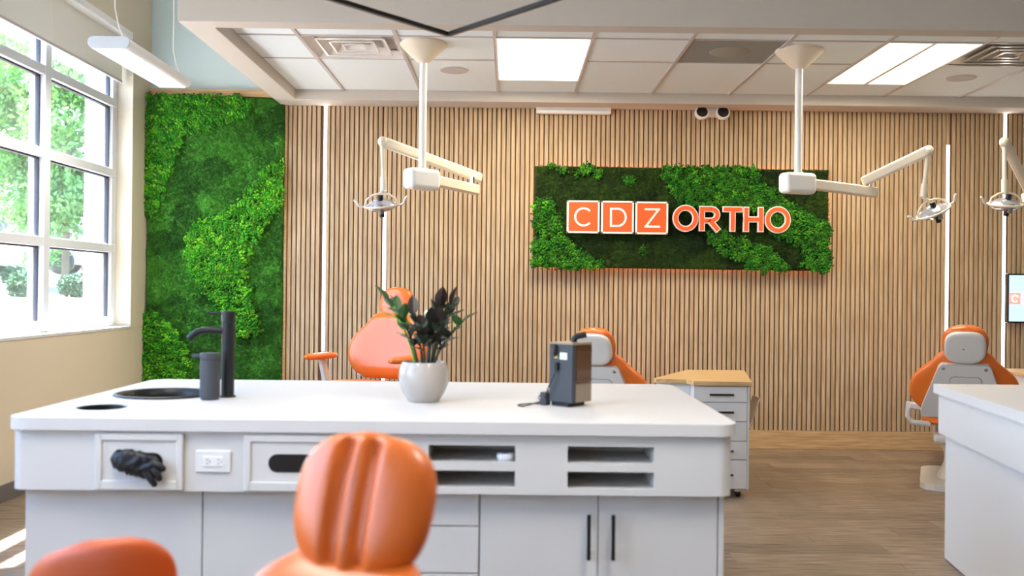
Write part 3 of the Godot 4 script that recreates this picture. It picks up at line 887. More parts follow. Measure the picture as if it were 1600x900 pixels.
# ---------------------------------------------------------------- treatment chairs
func along(profile: Array, v: float, col: int) -> float:
	for k in profile.size() - 1:
		if v <= profile[k + 1][0]:
			var t := inverse_lerp(profile[k][0], profile[k + 1][0], v)
			var a: float = profile[maxi(k - 1, 0)][col]; var b: float = profile[k][col]; var c: float = profile[k + 1][col]; var d: float = profile[mini(k + 2, profile.size() - 1)][col]
			return cubic_interpolate(b, c, a, d, t)
	return profile[-1][col]

func treatment_chair(label: String, at: Vector3, turn: float, pivot_y: float, recline: float, size := 1.0, pleats := false, head_back := 0.0, head_off := 0.555, arms := true) -> void:
	var t := thing("treatment_chair", label, "dental chair", at, turn, "orange treatment chairs")
	t.scale = Vector3.ONE * size
	var g := G.new()
	var top := pivot_y - 0.13
	g.prism(rounded_rect(-0.26, -0.48, 0.26, 0.34, 0.12, 6), 0.0, 0.035, Transform3D(Basis(Vector3.RIGHT, PI / 2) * Basis.from_scale(Vector3(1, 1, -1)), Vector3(0, 0.0, 0)))
	put("base_plate", g, M.shell, t)
	g = G.new()
	var rings := []
	for k in 9:
		var u := k / 8.0
		rings.append(ring(Vector3(0, 0.03 + (top - 0.09) * u, -0.05 + 0.1 * u), Vector3.RIGHT, Vector3.BACK, 0.16 - 0.05 * sin(u * PI), 0.15, 0.2 - 0.07 * sin(u * PI), 3.0, 24))
	g.loft(rings); put("column", g, M.shell, t)
	g = G.new(); g.box(Vector3(0, top - 0.03, 0.05), Vector3(0.36, 0.06, 0.66), 0.025, 3); put("seat_frame", g, M.shell, t)
	# seat with legrest
	g = G.new(); rings = []
	for k in 21:
		var u := k / 20.0
		var z := -0.22 + 1.32 * u
		var y := pivot_y - 0.06 + 0.03 * sin(u * PI) - 0.10 * maxf(0.0, u - 0.5) * 2.0
		var w := 0.26 - 0.05 * u
		var e := minf(1.0, pow(minf(u, 1.0 - u) * 9.0, 0.5)) if minf(u, 1.0 - u) > 0 else 0.15
		rings.append(ring(Vector3(0, y, z), Vector3.RIGHT, Vector3.UP, w * lerpf(0.6, 1.0, e), 0.055 * e, 0.05 * e, 2.8, 28))
	g.loft(rings); put("seat", g, M.orange, t)
	# backrest
	var bx := Transform3D(Basis(Vector3.RIGHT, -recline), Vector3(0, pivot_y, -0.22))
	var prof := [[0.0, 0.17], [0.04, 0.25], [0.10, 0.305], [0.17, 0.33], [0.25, 0.325], [0.31, 0.295], [0.36, 0.25], [0.41, 0.20], [0.46, 0.165], [0.50, 0.12]]
	g = G.new(); rings = []
	for k in 41:
		var u := 0.5 * k / 40.0
		var w := along(prof, u, 1)
		var e := sqrt(clampf(minf(u, 0.5 - u) / 0.07, 0.02, 1.0))
		var wing := func(x: float) -> float: return 0.055 * pow(absf(x) / 0.33, 2.0)
		rings.append(ring(Vector3(0, u, 0.0), Vector3.RIGHT, Vector3.BACK, w, 0.055 * e, 0.04 * e, 2.6, 40, wing))
	g.loft(rings); var back := put("backrest", g, M.orange, t, bx)
	g = G.new()
	var out := PackedVector2Array()
	for q in [[-0.255, 0.02], [0.255, 0.02], [0.262, 0.05], [0.255, 0.09], [0.155, 0.40], [0.135, 0.425], [-0.135, 0.425], [-0.155, 0.40], [-0.255, 0.09], [-0.262, 0.05]]: out.append(Vector2(q[0], q[1]))
	g.prism(out, -0.066, -0.028); var sh := put("back_shell", g, M.shell, back)
	g = G.new(); g.prism(rounded_rect(-0.10, 0.03, 0.085, 0.335, 0.03), -0.071, -0.06); put("hatch", g, M.shell, back)
	g = G.new(); g.prism(rounded_rect(-0.103, 0.028, 0.088, 0.339, 0.03), -0.0675, -0.06); put("hatch_seam", g, M.shell_dark, back)
	g = G.new()
	var oval := PackedVector2Array()
	for k in 20: oval.append(Vector2(-0.155 + cos(TAU * k / 20) * 0.019, 0.245 + sin(TAU * k / 20) * 0.034))
	g.prism(oval, -0.0675, -0.06); put("hole", g, M.black, back)
	g = G.new()
	for s in [-1.0, 1.0]: g.lathe([[0.010, 0.0], [0.012, 0.004]], 12, Transform3D(Basis(Vector3.RIGHT, PI / 2), Vector3(s * 0.125, 0.395, -0.069)))
	put("screw", g, M.shell_dark, back)
	# headrest
	var hxf := bx * Transform3D(Basis(Vector3.RIGHT, head_back), Vector3(0, head_off, -0.015 if not pleats else 0.02))
	g = G.new(); rings = []
	var groove = null
	if pleats: groove = func(x: float) -> float: return -0.026 * (exp(-pow((absf(x) - 0.026) / 0.013, 2.0))) 
	var cnt := 72 if pleats else 36
	for k in 29:
		var u := -1.0 + 2.0 * k / 28.0
		var e := pow(maxf(1.0 - pow(absf(u), 2.6), 0.004), 1.0 / 2.6)
		var mod = null
		if pleats:
			var amp := smoothstep(1.0, 0.75, absf(u))
			mod = func(x: float) -> float: return amp * groove.call(x)
		rings.append(ring(Vector3(0, u * 0.127, 0.0), Vector3.RIGHT, Vector3.BACK, 0.137 * e * (1.0 + 0.05 * u), 0.055 * sqrt(e), 0.04 * sqrt(e), 2.3, cnt, mod))
	g.loft(rings); var head := put("headrest", g, M.orange, t, hxf)
	g = G.new(); rings = []
	for k in 5:
		var z: float = [-0.02, -0.05, -0.058, -0.062, -0.063][k]
		var s: float = [1.0, 1.0, 0.97, 0.90, 0.80][k] * (0.84 if pleats else 1.0)
		var rr := PackedVector3Array()
		for p in 40:
			var a := TAU * p / 40
			rr.append(Vector3(signf(cos(a)) * pow(absf(cos(a)), 2.0 / 2.9) * 0.122 * s, signf(sin(a)) * pow(absf(sin(a)), 2.0 / 2.9) * 0.112 * s - 0.004, z))
		rings.append(rr)
	g.loft(rings, true, true, true); put("headrest_shell", g, M.shell, head)
	g = G.new(); g.lathe([[0.006, 0.0], [0.006, 0.002]], 10, Transform3D(Basis(Vector3.RIGHT, -PI / 2), Vector3(0.01, -0.006, -0.0625))); put("screw", g, M.shell_dark, head)
	# armrests
	for s in [-1.0, 1.0]:
		if not arms:
			# arm folded down: only its white bracket shows
			g = G.new()
			beam(g, Vector3(s * 0.16, pivot_y + 0.03, -0.16), Vector3(s * 0.335, pivot_y + 0.045, -0.16), 0.05, 0.045, 0.012)
			g.tube([Vector3(s * 0.335, pivot_y + 0.07, -0.16), Vector3(s * 0.342, pivot_y - 0.03, -0.16), Vector3(s * 0.315, pivot_y - 0.07, -0.16), Vector3(s * 0.20, pivot_y - 0.075, -0.16)], 0.02, 10)
			put("arm_bracket", g, M.shell, t)
			continue
		g = G.new(); rings = []
		for k in 15:
			var u := -1.0 + 2.0 * k / 14.0
			var e := pow(maxf(1.0 - pow(absf(u), 3.0), 0.01), 1.0 / 2.4)
			rings.append(ring(Vector3(s * 0.345, pivot_y + 0.165, 0.07 + u * 0.17), Vector3.RIGHT, Vector3.UP, 0.062 * e, 0.026 * sqrt(e), 0.022 * sqrt(e), 2.5, 20))
		g.loft(rings); var arm := put("armrest", g, M.orange, t)
		g = G.new()
		beam(g, Vector3(s * 0.345, pivot_y + 0.15, 0.06), Vector3(s * 0.335, pivot_y - 0.06, 0.0), 0.045, 0.05, 0.012)
		beam(g, Vector3(s * 0.345, pivot_y - 0.06, 0.0), Vector3(s * 0.16, pivot_y - 0.11, -0.05), 0.05, 0.05, 0.012)
		put("armrest_support", g, M.shell, arm)

func build_chairs() -> void:
	treatment_chair("orange treatment chair facing the island behind the potted plant", Vector3(-0.99, 0, -6.85), -0.44, 0.625, 0.26, 1.0, false, 0.1)
	treatment_chair("orange treatment chair seen from behind beside the drawer cart", Vector3(0.75, 0, -6.85), 2.74, 0.41, 0.42, 1.0, false, 0.0, 0.555, false)
	treatment_chair("orange treatment chair with white back shell behind the right counter", Vector3(3.12, 0, -6.70), PI - 0.41, 0.47, 0.46, 1.0, false, 0.0, 0.555, false)
	treatment_chair("large pleated orange treatment chair in front of the island", Vector3(-0.476, 0, -1.353), -0.42, 0.298, 0.50, 1.06, true, 0.2, 0.585)
	# operator stool
	var t := thing("operator_stool", "rounded orange stool backrest with shade put into its colour, near left corner", "stool", Vector3(-0.775, 0, -2.10), 2.9)
	var g := G.new()
	for k in 5:
		var a := TAU * k / 5
		g = G.new(); beam(g, Vector3(0, 0.10, 0), Vector3(cos(a) * 0.27, 0.075, sin(a) * 0.27), 0.035, 0.03, 0.01); var leg := put("leg", g, M.chrome, t)
		g = G.new(); g.lathe([[0.027, -0.012], [0.03, -0.006], [0.03, 0.006], [0.027, 0.012]], 16, Transform3D(Basis(Vector3.BACK, PI / 2), Vector3(cos(a) * 0.27, 0.03, sin(a) * 0.27))); put("caster", g, M.black, leg)
	g = G.new(); g.lathe([[0.03, 0.06], [0.03, 0.28], [0.02, 0.28], [0.02, 0.42]], 18); put("column", g, M.chrome, t)
	g = G.new(); var rings := []
	for k in 9:
		var u := k / 8.0
		var e := sqrt(clampf(minf(u, 1 - u) * 4.0, 0.05, 1.0))
		rings.append(ring(Vector3(0, 0.41 + 0.07 * u, 0), Vector3.RIGHT, Vector3.BACK, 0.20 * e, 0.20 * e, 0.20 * e, 2.3, 32))
	g.loft(rings); put("seat", g, M.orange_shaded, t)
	g = G.new(); g.tube([Vector3(0, 0.40, -0.10), Vector3(0, 0.40, -0.22), Vector3(0, 0.46, -0.25), Vector3(0, 0.70, -0.24)], 0.014, 10); put("back_post", g, M.chrome, t)
	g = G.new(); rings = []
	for k in 25:
		var u := -1.0 + 2.0 * k / 24.0
		var e := pow(maxf(1.0 - pow(absf(u), 2.6), 0.003), 1.0 / 2.4)
		var r := PackedVector3Array()
		for j in 28:
			var a := TAU * j / 28
			var x := signf(cos(a)) * pow(absf(cos(a)), 0.8) * 0.175 * e
			var z := sin(a) * 0.035 * sqrt(e)
			r.append(Vector3(x, 0.650 + u * 0.125 - x * 0.25, -0.20 + z + x * x * 1.5))
		rings.append(r)
	g.loft(rings); put("backrest", g, M.orange_shaded, t)

# ---------------------------------------------------------------- island
func slab(called: String, poly: PackedVector2Array, y0: float, y1: float, m: Material) -> CSGPolygon3D:
	var c := CSGPolygon3D.new()
	c.name = numbered(called, self)
	c.polygon = poly
	c.mode = CSGPolygon3D.MODE_DEPTH
	c.depth = y1 - y0
	c.material = m
	# polygon (x, z) laid flat: local z runs down
	c.transform = Transform3D(Basis(Vector3.RIGHT, Vector3.BACK, Vector3.DOWN), Vector3(0, y0, 0))
	add_child(c, true)
	return c

const FRONT := -3.22

func strip(g: G, x0: float, x1: float, y0: float, y1: float, z0: float, z1: float, r := 0.0) -> void:
	g.box(Vector3((x0 + x1) / 2, (y0 + y1) / 2, (z0 + z1) / 2), Vector3(x1 - x0, y1 - y0, z1 - z0), r)

func build_island() -> void:
	var g: G
	# worktop with sink hole and waste hole
	var top := slab("worktop", rounded_rect(-1.655, -4.58, 0.762, -3.20, 0.07, 6), 0.8, 0.84, M.counter)
	tag(top, "white solid worktop of the island with rounded corners", "worktop")
	for h in [[-1.378, -3.93, 0.182], [-1.45, -3.49, 0.083]]:
		var c := CSGCylinder3D.new()
		c.name = "hole"
		c.operation = CSGShape3D.OPERATION_SUBTRACTION
		c.radius = h[2]; c.height = 0.2; c.sides = 48
		c.material = M.counter
		c.transform = Transform3D(Basis(Vector3.RIGHT, PI / 2), Vector3(h[0], h[1], -0.02))
		top.add_child(c, true)
	# fascia with cubbies
	var f := thing("island_fascia", "white band under the island worktop with four open cubbies", "cabinet")
	g = G.new()
	var z := FRONT
	strip(g, -1.60, -0.261, 0.60, 0.80, z - 0.02, z)
	for s in [[0.761, 0.80], [0.678, 0.706], [0.60, 0.623]]:
		strip(g, -0.261, 0.025, s[0], s[1], z - 0.02, z)
		strip(g, 0.198, 0.484, s[0], s[1], z - 0.02, z)
	strip(g, 0.025, 0.198, 0.60, 0.80, z - 0.02, z)
	strip(g, 0.484, 0.70, 0.60, 0.80, z - 0.02, z)
	strip(g, -1.64, 0.745, 0.60, 0.80, -4.55, -4.53)
	for e in [[-1.64, -1.55, 0], [0.655, 0.745, 1]]:
		var p := PackedVector2Array()
		var cx: float = e[0] + 0.045 if e[2] == 0 else e[1] - 0.045
		for k in 9:
			var a := PI / 2 * k / 8
			p.append(Vector2(cx + (-cos(a) if e[2] == 0 else cos(a)) * 0.045, z - 0.045 + sin(a) * 0.045))
		p.append(Vector2(cx, z - 0.02)); p.append(Vector2(e[1] - 0.02 if e[2] == 1 else e[0] + 0.02, z - 0.06))
		p.append(Vector2(e[1] - 0.02 if e[2] == 1 else e[0] + 0.02, -4.54)); p.append(Vector2(e[1] if e[2] == 1 else e[0], -4.54))
		g.prism(p, -0.80, -0.60, Transform3D(Basis(Vector3.RIGHT, Vector3.BACK, Vector3.DOWN), Vector3.ZERO))
	put("band", g, M.laminate, f)
	for cb in [[-0.261, 0.025], [0.198, 0.484]]:
		for r in [[0.706, 0.761], [0.623, 0.678]]:
			g = G.new()
			var a: float = cb[0]; var b: float = cb[1]; var y0: float = r[0]; var y1: float = r[1]
			strip(g, a - 0.006, b + 0.006, y0 - 0.006, y0, z - 0.26, z - 0.018)
			strip(g, a - 0.006, b + 0.006, y1, y1 + 0.006, z - 0.26, z - 0.018)
			strip(g, a - 0.006, a, y0, y1, z - 0.26, z - 0.018)
			strip(g, b, b + 0.006, y0, y1, z - 0.26, z - 0.018)
			strip(g, a - 0.006, b + 0.006, y0 - 0.006, y1 + 0.006, z - 0.266, z - 0.26)
			put("cubby", g, M.laminate_edge, f)
	# base cabinets under the band
	var zc := z - 0.045
	var units := [[-1.61, -1.017, "plain white base cabinet at the left end of the island", 0], [-1.017, -0.42, "plain white base cabinet behind the large orange headrest", 0], [-0.42, -0.091, "white drawer cabinet in the middle of the island", 1], [-0.091, 0.727, "white base cabinet with two black bar handles", 2]]
	for u in units:
		var c := thing("base_cabinet", u[2], "cabinet", Vector3.ZERO, 0, "base cabinets of the island")
		var a: float = u[0]; var b: float = u[1]
		g = G.new(); strip(g, a + 0.002, b - 0.002, 0.10, 0.598, -4.50, zc - 0.021); put("carcass", g, M.laminate_edge, c)
		g = G.new(); strip(g, a + 0.01, b - 0.01, 0.0, 0.10, -4.46, zc - 0.08); put("plinth", g, M.shell_dark, c)
		if u[3] == 0:
			g = G.new(); strip(g, a + 0.002, b - 0.002, 0.10, 0.597, zc - 0.019, zc, 0.002); put("door", g, M.laminate, c)
		elif u[3] == 1:
			for r in [[0.485, 0.597], [0.327, 0.481], [0.10, 0.323]]:
				g = G.new(); strip(g, a + 0.002, b - 0.003, r[0], r[1], zc - 0.019, zc, 0.002); put("drawer", g, M.laminate, c)
		else:
			for r in [[-0.089, 0.3035, 0.272], [0.3065, 0.7045, 0.353]]:
				g = G.new(); strip(g, r[0], r[1], 0.10, 0.597, zc - 0.019, zc, 0.002); var d := put("door", g, M.laminate, c)
				g = G.new(); g.tube([Vector3(r[2], 0.383, zc + 0.032), Vector3(r[2], 0.533, zc + 0.032)], 0.0065, 12)
				for y in [0.405, 0.511]: g.tube([Vector3(r[2], y, zc), Vector3(r[2], y, zc + 0.032)], 0.0045, 8)
				put("handle", g, M.black, d)
			g = G.new(); strip(g, 0.708, 0.7265, 0.0, 0.597, -4.50, zc + 0.0, 0.002); put("end_panel", g, M.laminate, c)
	# glove dispensers
	for k in 2:
		var x0: float = [-1.354, -0.865][k]
		var d := thing("glove_dispenser", ["white glove dispenser plate with black gloves hanging out", "white glove dispenser plate with an empty black slot"][k], "dispenser", Vector3(x0 + 0.144, 0.697, z), 0, "dispenser plates on the island band")
		g = G.new()
		strip(g, -0.144, -0.122, -0.092, 0.092, 0.0, 0.014, 0.003); strip(g, 0.122, 0.144, -0.092, 0.092, 0.0, 0.014, 0.003)
		strip(g, -0.13, 0.13, 0.070, 0.092, 0.0, 0.014, 0.003); strip(g, -0.13, 0.13, -0.092, -0.062, 0.0, 0.014, 0.003)
		put("frame", g, M.laminate, d)
		g = G.new(); strip(g, -0.124, 0.124, -0.064, 0.072, 0.0, 0.008, 0.001); put("plate", g, M.laminate, d)
		g = G.new()
		g.prism(rounded_rect(-0.077, -0.030, 0.077, 0.030, 0.0295, 8), 0.0, 0.0095, Transform3D(Basis.IDENTITY, Vector3(0.0 if k == 0 else 0.012, 0.0, 0))); put("slot", g, M.black, d)
	var rng := RandomNumberGenerator.new(); rng.seed = 4
	var gl := thing("glove", "crumpled black gloves hanging from the dispenser slot", "gloves", Vector3(-1.214, 0.70, z + 0.013))
	gl.scale = Vector3(1.12, 1.12, 1.0)
	g = G.new()
	var nz := FastNoiseLite.new(); nz.seed = 2; nz.frequency = 14.0
	var rings := []
	for k in 19:
		var u := -1.0 + 2.0 * k / 18.0
		var e := pow(maxf(1.0 - pow(absf(u), 4.0), 0.02), 0.5)
		var rr := PackedVector3Array()
		for j in 24:
			var a := TAU * j / 24
			var q := 1.0 + 0.55 * nz.get_noise_3d(u * 1.2, cos(a) * 0.8, sin(a) * 0.8)
			rr.append(Vector3(u * 0.075, -0.006 + sin(a) * 0.034 * e * q - 0.012 * u, 0.010 + maxf(cos(a), -0.4) * 0.020 * e * q))
		rings.append(rr)
	g.loft(rings); put("cuff", g, mat(Color(0.075, 0.08, 0.105), 0.42), gl)
	for fg in [[Vector3(0.03, -0.028, 0.018), Vector3(0.048, -0.050, 0.024), Vector3(0.058, -0.066, 0.020)], [Vector3(0.05, -0.02, 0.018), Vector3(0.068, -0.034, 0.026), Vector3(0.072, -0.050, 0.020)], [Vector3(0.055, -0.005, 0.018), Vector3(0.076, -0.012, 0.024), Vector3(0.084, -0.022, 0.02)]]:
		g = G.new(); g.tube([fg[0], fg[1], fg[2], fg[2].lerp(fg[1], -0.25)], [0.012, 0.0105, 0.009, 0.004], 10); put("finger", g, mat(Color(0.075, 0.08, 0.105), 0.42), gl)
	# outlet
	var o := thing("power_outlet", "white double power outlet between the dispenser plates", "outlet", Vector3(-0.968, 0.70, z))
	g = G.new(); g.box(Vector3(0, 0, 0.003), Vector3(0.114, 0.072, 0.007), 0.003, 2); put("plate", g, M.white_paint, o)
	g = G.new(); g.box(Vector3(0, 0, 0.007), Vector3(0.068, 0.034, 0.004), 0.001); var rc := put("socket", g, M.trim_white, o)
	g = G.new()
	for s in [-1.0, 1.0]:
		for q in [-1.0, 1.0]: g.box(Vector3(s * 0.019 , q * 0.006, 0.009), Vector3(0.008, 0.0025, 0.001))
		g.box(Vector3(s * 0.019 + 0.009, 0, 0.009), Vector3(0.004, 0.004, 0.001))
	put("pin_slots", g, M.shell_dark, rc)
	# small tape roll in the cubby
	var tp := thing("tape_roll", "small white roll lying in the upper left cubby", "roll", Vector3(-0.008, 0.7065, -3.262))
	g = G.new(); g.lathe([[0.012, 0.0], [0.026, 0.0], [0.029, 0.012], [0.026, 0.024], [0.012, 0.024], [0.011, 0.012], [0.012, 0.0]], 24, Transform3D.IDENTITY, false, false); put("roll", g, M.sticker, tp)
	g = G.new(); g.lathe([[0.011, 0.002], [0.011, 0.025]], 16); put("core", g, M.dark_grey, tp)
	# sink, waste ring
	var sk := thing("sink", "round black sink bowl set into the island worktop", "sink", Vector3(-1.378, 0.84, -3.93))
	g = G.new(); g.lathe([[0.182, -0.004], [0.198, 0.0], [0.196, 0.007], [0.184, 0.009], [0.172, 0.004], [0.168, -0.02]], 48, Transform3D.IDENTITY, false, false); put("rim", g, M.black_metal, sk)
	g = G.new(); g.lathe([[0.168, -0.02], [0.164, -0.08], [0.15, -0.13], [0.10, -0.155], [0.02, -0.16]], 48, Transform3D.IDENTITY, false, true); put("bowl", g, M.black, sk)
	g = G.new(); g.lathe([[0.028, -0.1585], [0.022, -0.154], [0.0, -0.156]], 20, Transform3D.IDENTITY, false, false); put("drain", g, M.chrome, sk)
	var wr := thing("waste_chute", "round black waste hole near the island corner", "chute", Vector3(-1.45, 0.84, -3.49))
	g = G.new(); g.lathe([[0.079, -0.18], [0.079, -0.003], [0.083, 0.001], [0.0865, 0.001]], 40, Transform3D.IDENTITY, true, false); put("liner", g, M.black, wr)
	# faucet
	var fa := thing("faucet", "tall matt black faucet with a short curved spout", "faucet", Vector3(-1.109, 0.84, -3.86))
	g = G.new(); g.lathe([[0.032, 0.0], [0.032, 0.006], [0.025, 0.008], [0.025, 0.295]], 28); put("body", g, M.black_metal, fa)
	g = G.new(); g.lathe([[0.0265, 0.297], [0.0265, 0.335], [0.023, 0.34]], 28); var cap := put("valve_cap", g, M.black_metal, fa)
	g = G.new(); g.tube([Vector3(-0.01, 0.329, 0), Vector3(-0.085, 0.331, 0)], 0.005, 10); put("lever", g, M.black_metal, cap)
	g = G.new(); g.tube([Vector3(-0.01, 0.262, 0.0), Vector3(-0.07, 0.264, 0.003), Vector3(-0.10, 0.262, 0.006), Vector3(-0.12, 0.255, 0.008), Vector3(-0.138, 0.242, 0.01), Vector3(-0.15, 0.228, 0.012)], 0.0135, 14); put("spout", g, M.black_metal, fa)
	var sd := thing("soap_dispenser", "short grey cylinder soap dispenser beside the faucet", "soap dispenser", Vector3(-1.150, 0.84, -3.766))
	g = G.new(); g.lathe([[0.033, 0.0], [0.033, 0.005], [0.037, 0.007], [0.038, 0.012], [0.038, 0.150], [0.036, 0.153]], 32); put("bottle", g, M.dark_grey, sd)
	g = G.new(); g.lathe([[0.0365, 0.154], [0.0385, 0.156], [0.0385, 0.176], [0.035, 0.180]], 32); g.box(Vector3(-0.05, 0.168, 0), Vector3(0.04, 0.014, 0.018), 0.004, 2); put("pump_head", g, M.dark_grey, sd)
	# potted plant
	build_plant()
	# water carbonator seen from behind
	var w := thing("beverage_machine", "dark grey countertop drink machine with glossy brown side", "machine", Vector3(0.236, 0.84, -3.70), -0.72)
	g = G.new(); g.box(Vector3(-0.012, 0.008, 0), Vector3(0.085, 0.016, 0.10), 0.004); put("foot", g, M.black, w)
	var Wd := 0.11; var Dp := 0.125
	g = G.new(); g.box(Vector3(0, 0.124, Dp / 2 - 0.012), Vector3(Wd, 0.216, 0.024), 0.003, 2); put("back_panel", g, M.dark_grey, w)
	g = G.new(); g.box(Vector3(0, 0.16, -0.012), Vector3(Wd - 0.002, 0.143, Dp - 0.026), 0.004, 2); put("tank", g, M.glossy_brown, w)
	g = G.new(); g.box(Vector3(0, 0.0515, -0.012), Vector3(Wd - 0.002, 0.071, Dp - 0.026), 0.004, 2); put("lower_case", g, M.bronze, w)
	g = G.new(); g.box(Vector3(0, 0.236, 0), Vector3(Wd, 0.008, Dp), 0.003, 2); put("lid", g, M.bronze, w)
	g = G.new(); g.tube([Vector3(0.01, 0.238, -0.005), Vector3(0.01, 0.252, -0.005), Vector3(0.018, 0.262, -0.012), Vector3(0.045, 0.270, -0.035)], 0.0125, 12); put("spout", g, M.black_metal, w)
	g = G.new(); g.box(Vector3(0.013, 0.190, Dp / 2 + 0.0005), Vector3(0.034, 0.026, 0.001)); put("sticker", g, M.sticker, w)
	g = G.new(); g.box(Vector3(-0.022, 0.187, Dp / 2 + 0.0005), Vector3(0.013, 0.013, 0.001)); put("sticker", g, M.yellow, w)
	g = G.new(); g.tube([Vector3(-0.026, 0.225, Dp / 2), Vector3(-0.02, 0.222, Dp / 2 + 0.012), Vector3(-0.02, 0.196, Dp / 2 + 0.012), Vector3(-0.026, 0.194, Dp / 2)], 0.008, 8); put("grip", g, M.black, w)
	g = G.new(); g.box(Vector3(-0.015, 0.150, Dp / 2 + 0.006), Vector3(0.016, 0.032, 0.012), 0.003); put("plug", g, M.black, w)
	var cd := G.new()
	var path := []
	for q in [[-0.015, 0.135, 0.072], [-0.02, 0.11, 0.082], [-0.04, 0.07, 0.085], [-0.065, 0.03, 0.075], [-0.09, 0.006, 0.06], [-0.125, 0.004, 0.10], [-0.125, 0.004, 0.16], [-0.085, 0.004, 0.175], [-0.075, 0.012, 0.12], [-0.10, 0.010, 0.06], [-0.15, 0.004, 0.0], [-0.19, 0.02, -0.05], [-0.15, 0.045, -0.11], [-0.10, 0.02, -0.15], [-0.05, 0.004, -0.14]]: path.append(Vector3(q[0], q[1], q[2]))
	cd.tube(smooth_path(path), 0.0024, 8); put("power_cord", cd, M.black, w)
	g = G.new(); g.box(Vector3(-0.075, 0.025, 0.06), Vector3(0.03, 0.05, 0.03), 0.004); put("adapter", g, M.dark_grey, w)

func smooth_path(p: Array) -> Array:
	var out := []
	for i in p.size() - 1:
		for k in 6:
			out.append(p[i].cubic_interpolate(p[i + 1], p[maxi(i - 1, 0)], p[mini(i + 2, p.size() - 1)], k / 6.0))
	out.append(p[-1])
	return out

func leaf_shape(L: float, W: float) -> G:
	var g := G.new()
	var rows := 9
	for side in [-1.0, 1.0]:
		for face in [0.0, 0.0012]:
			for k in rows:
				var a := float(k) / rows; var b := float(k + 1) / rows
				var wa := W * pow(sin(PI * pow(a, 0.8)), 0.8) if a > 0 else 0.0
				var wb := W * pow(sin(PI * pow(b, 0.8)), 0.8) if b < 1 else 0.0
				var bend := func(u: float, w: float) -> Vector3: return Vector3(side * w, face + 0.3 * w - 0.10 * L * u * u, L * u)
				g.quad(bend.call(a, 0.0), bend.call(b, 0.0), bend.call(b, wb), bend.call(a, wa), Vector3.UP if face > 0 else Vector3.DOWN)
	return g

func build_plant() -> void:
	var t := thing("potted_plant", "dark leaved plant in a round cream ceramic pot on island", "plant", Vector3(-0.3275, 0.84, -3.78))
	var g := G.new()
	g.lathe([[0.052, 0.0], [0.060, 0.004], [0.080, 0.035], [0.094, 0.07], [0.0975, 0.095], [0.094, 0.125], [0.085, 0.150], [0.082, 0.154], [0.078, 0.150], [0.080, 0.135], [0.076, 0.12]], 48, Transform3D.IDENTITY, true, false); put("pot", g, M.ceramic, t)
	g = G.new(); g.lathe([[0.079, 0.132], [0.03, 0.137], [0.0, 0.138]], 24, Transform3D.IDENTITY, false, false); put("soil", g, M.soil, t)
	var dark := mat(Color(0.16, 0.20, 0.17), 0.28)
	var purple := mat(Color(0.21, 0.17, 0.165), 0.3)
	var green := mat(Color(0.22, 0.38, 0.17), 0.3)
	var lime := mat(Color(0.40, 0.66, 0.12), 0.35)
	for m in [dark, purple, green, lime]:
		m.backlight_enabled = true; m.backlight = Color(0.12, 0.2, 0.06)
	var stem_m := mat(Color(0.16, 0.20, 0.10), 0.5)
	var rng := RandomNumberGenerator.new(); rng.seed = 8
	var leafs := [leaf_shape(0.078, 0.022).mesh(), leaf_shape(0.065, 0.024).mesh(), leaf_shape(0.09, 0.027).mesh()]
	# stalks: base x z, lean (x, z), height, leaf kind
	var stalks := [[-0.03, 0.01, -0.115, 0.0, 0.265, 3], [-0.02, 0.02, -0.085, 0.04, 0.235, 1], [-0.005, 0.0, -0.045, -0.05, 0.215, 0], [0.005, 0.03, -0.01, 0.05, 0.175, 0], [0.015, 0.0, 0.05, 0.02, 0.245, 0], [0.025, 0.02, 0.085, 0.03, 0.255, 0], [0.03, -0.01, 0.075, -0.05, 0.235, 2], [0.035, 0.02, 0.12, 0.05, 0.19, 1], [0.01, -0.02, 0.02, -0.07, 0.20, 0]]
	for si in stalks.size():
		var s: Array = stalks[si]
		var base := Vector3(s[0], 0.125, s[1])
		var tip := base + Vector3(s[2], s[4], s[3])
		var path := []
		for k in 9:
			var u := k / 8.0
			path.append(base + Vector3(s[2] * u * u * 0.7 + s[2] * 0.3 * u, s[4] * u, s[3] * u * u))
		g = G.new(); g.tube(path, [0.0052, 0.005, 0.0047, 0.0045, 0.0042, 0.004, 0.0035, 0.003, 0.002], 8)
		var st := put("stalk", g, lime if s[5] == 3 else stem_m, t)
		var n := 8
		for k in n:
			var u := 0.38 + 0.60 * k / (n - 1)
			var p: Vector3 = path[int(u * 8)].lerp(path[mini(int(u * 8) + 1, 8)], u * 8 - int(u * 8))
			var dir: Vector3 = (path[8] - path[5]).normalized()
			var az := rng.randf() * TAU if k % 2 == 0 else rng.randf() * TAU
			az = (k * 2.4) + si * 1.1 + rng.randf_range(-0.4, 0.4)
			var sidew := Vector3(cos(az), 0, sin(az))
			var f := (dir * rng.randf_range(0.55, 0.95) + sidew * rng.randf_range(0.45, 0.8)).normalized()
			if k == n - 1: f = (dir + sidew * 0.25).normalized()
			var right := f.cross(Vector3.UP).normalized()
			var up := right.cross(f).normalized()
			var sc := rng.randf_range(0.75, 1.05) * (1.0 if u > 0.5 else 0.85)
			var m: Material = dark
			if s[5] == 3: m = lime if k < n - 3 else green
			elif s[5] == 1: m = green if k > 4 else dark
			elif s[5] == 2: m = green if k % 3 == 0 else dark
			elif k % 3 == 1: m = purple
			put("leaf", leafs[rng.randi() % 3], m, st, Transform3D(Basis(-right, up, f).scaled(Vector3.ONE * sc), p))

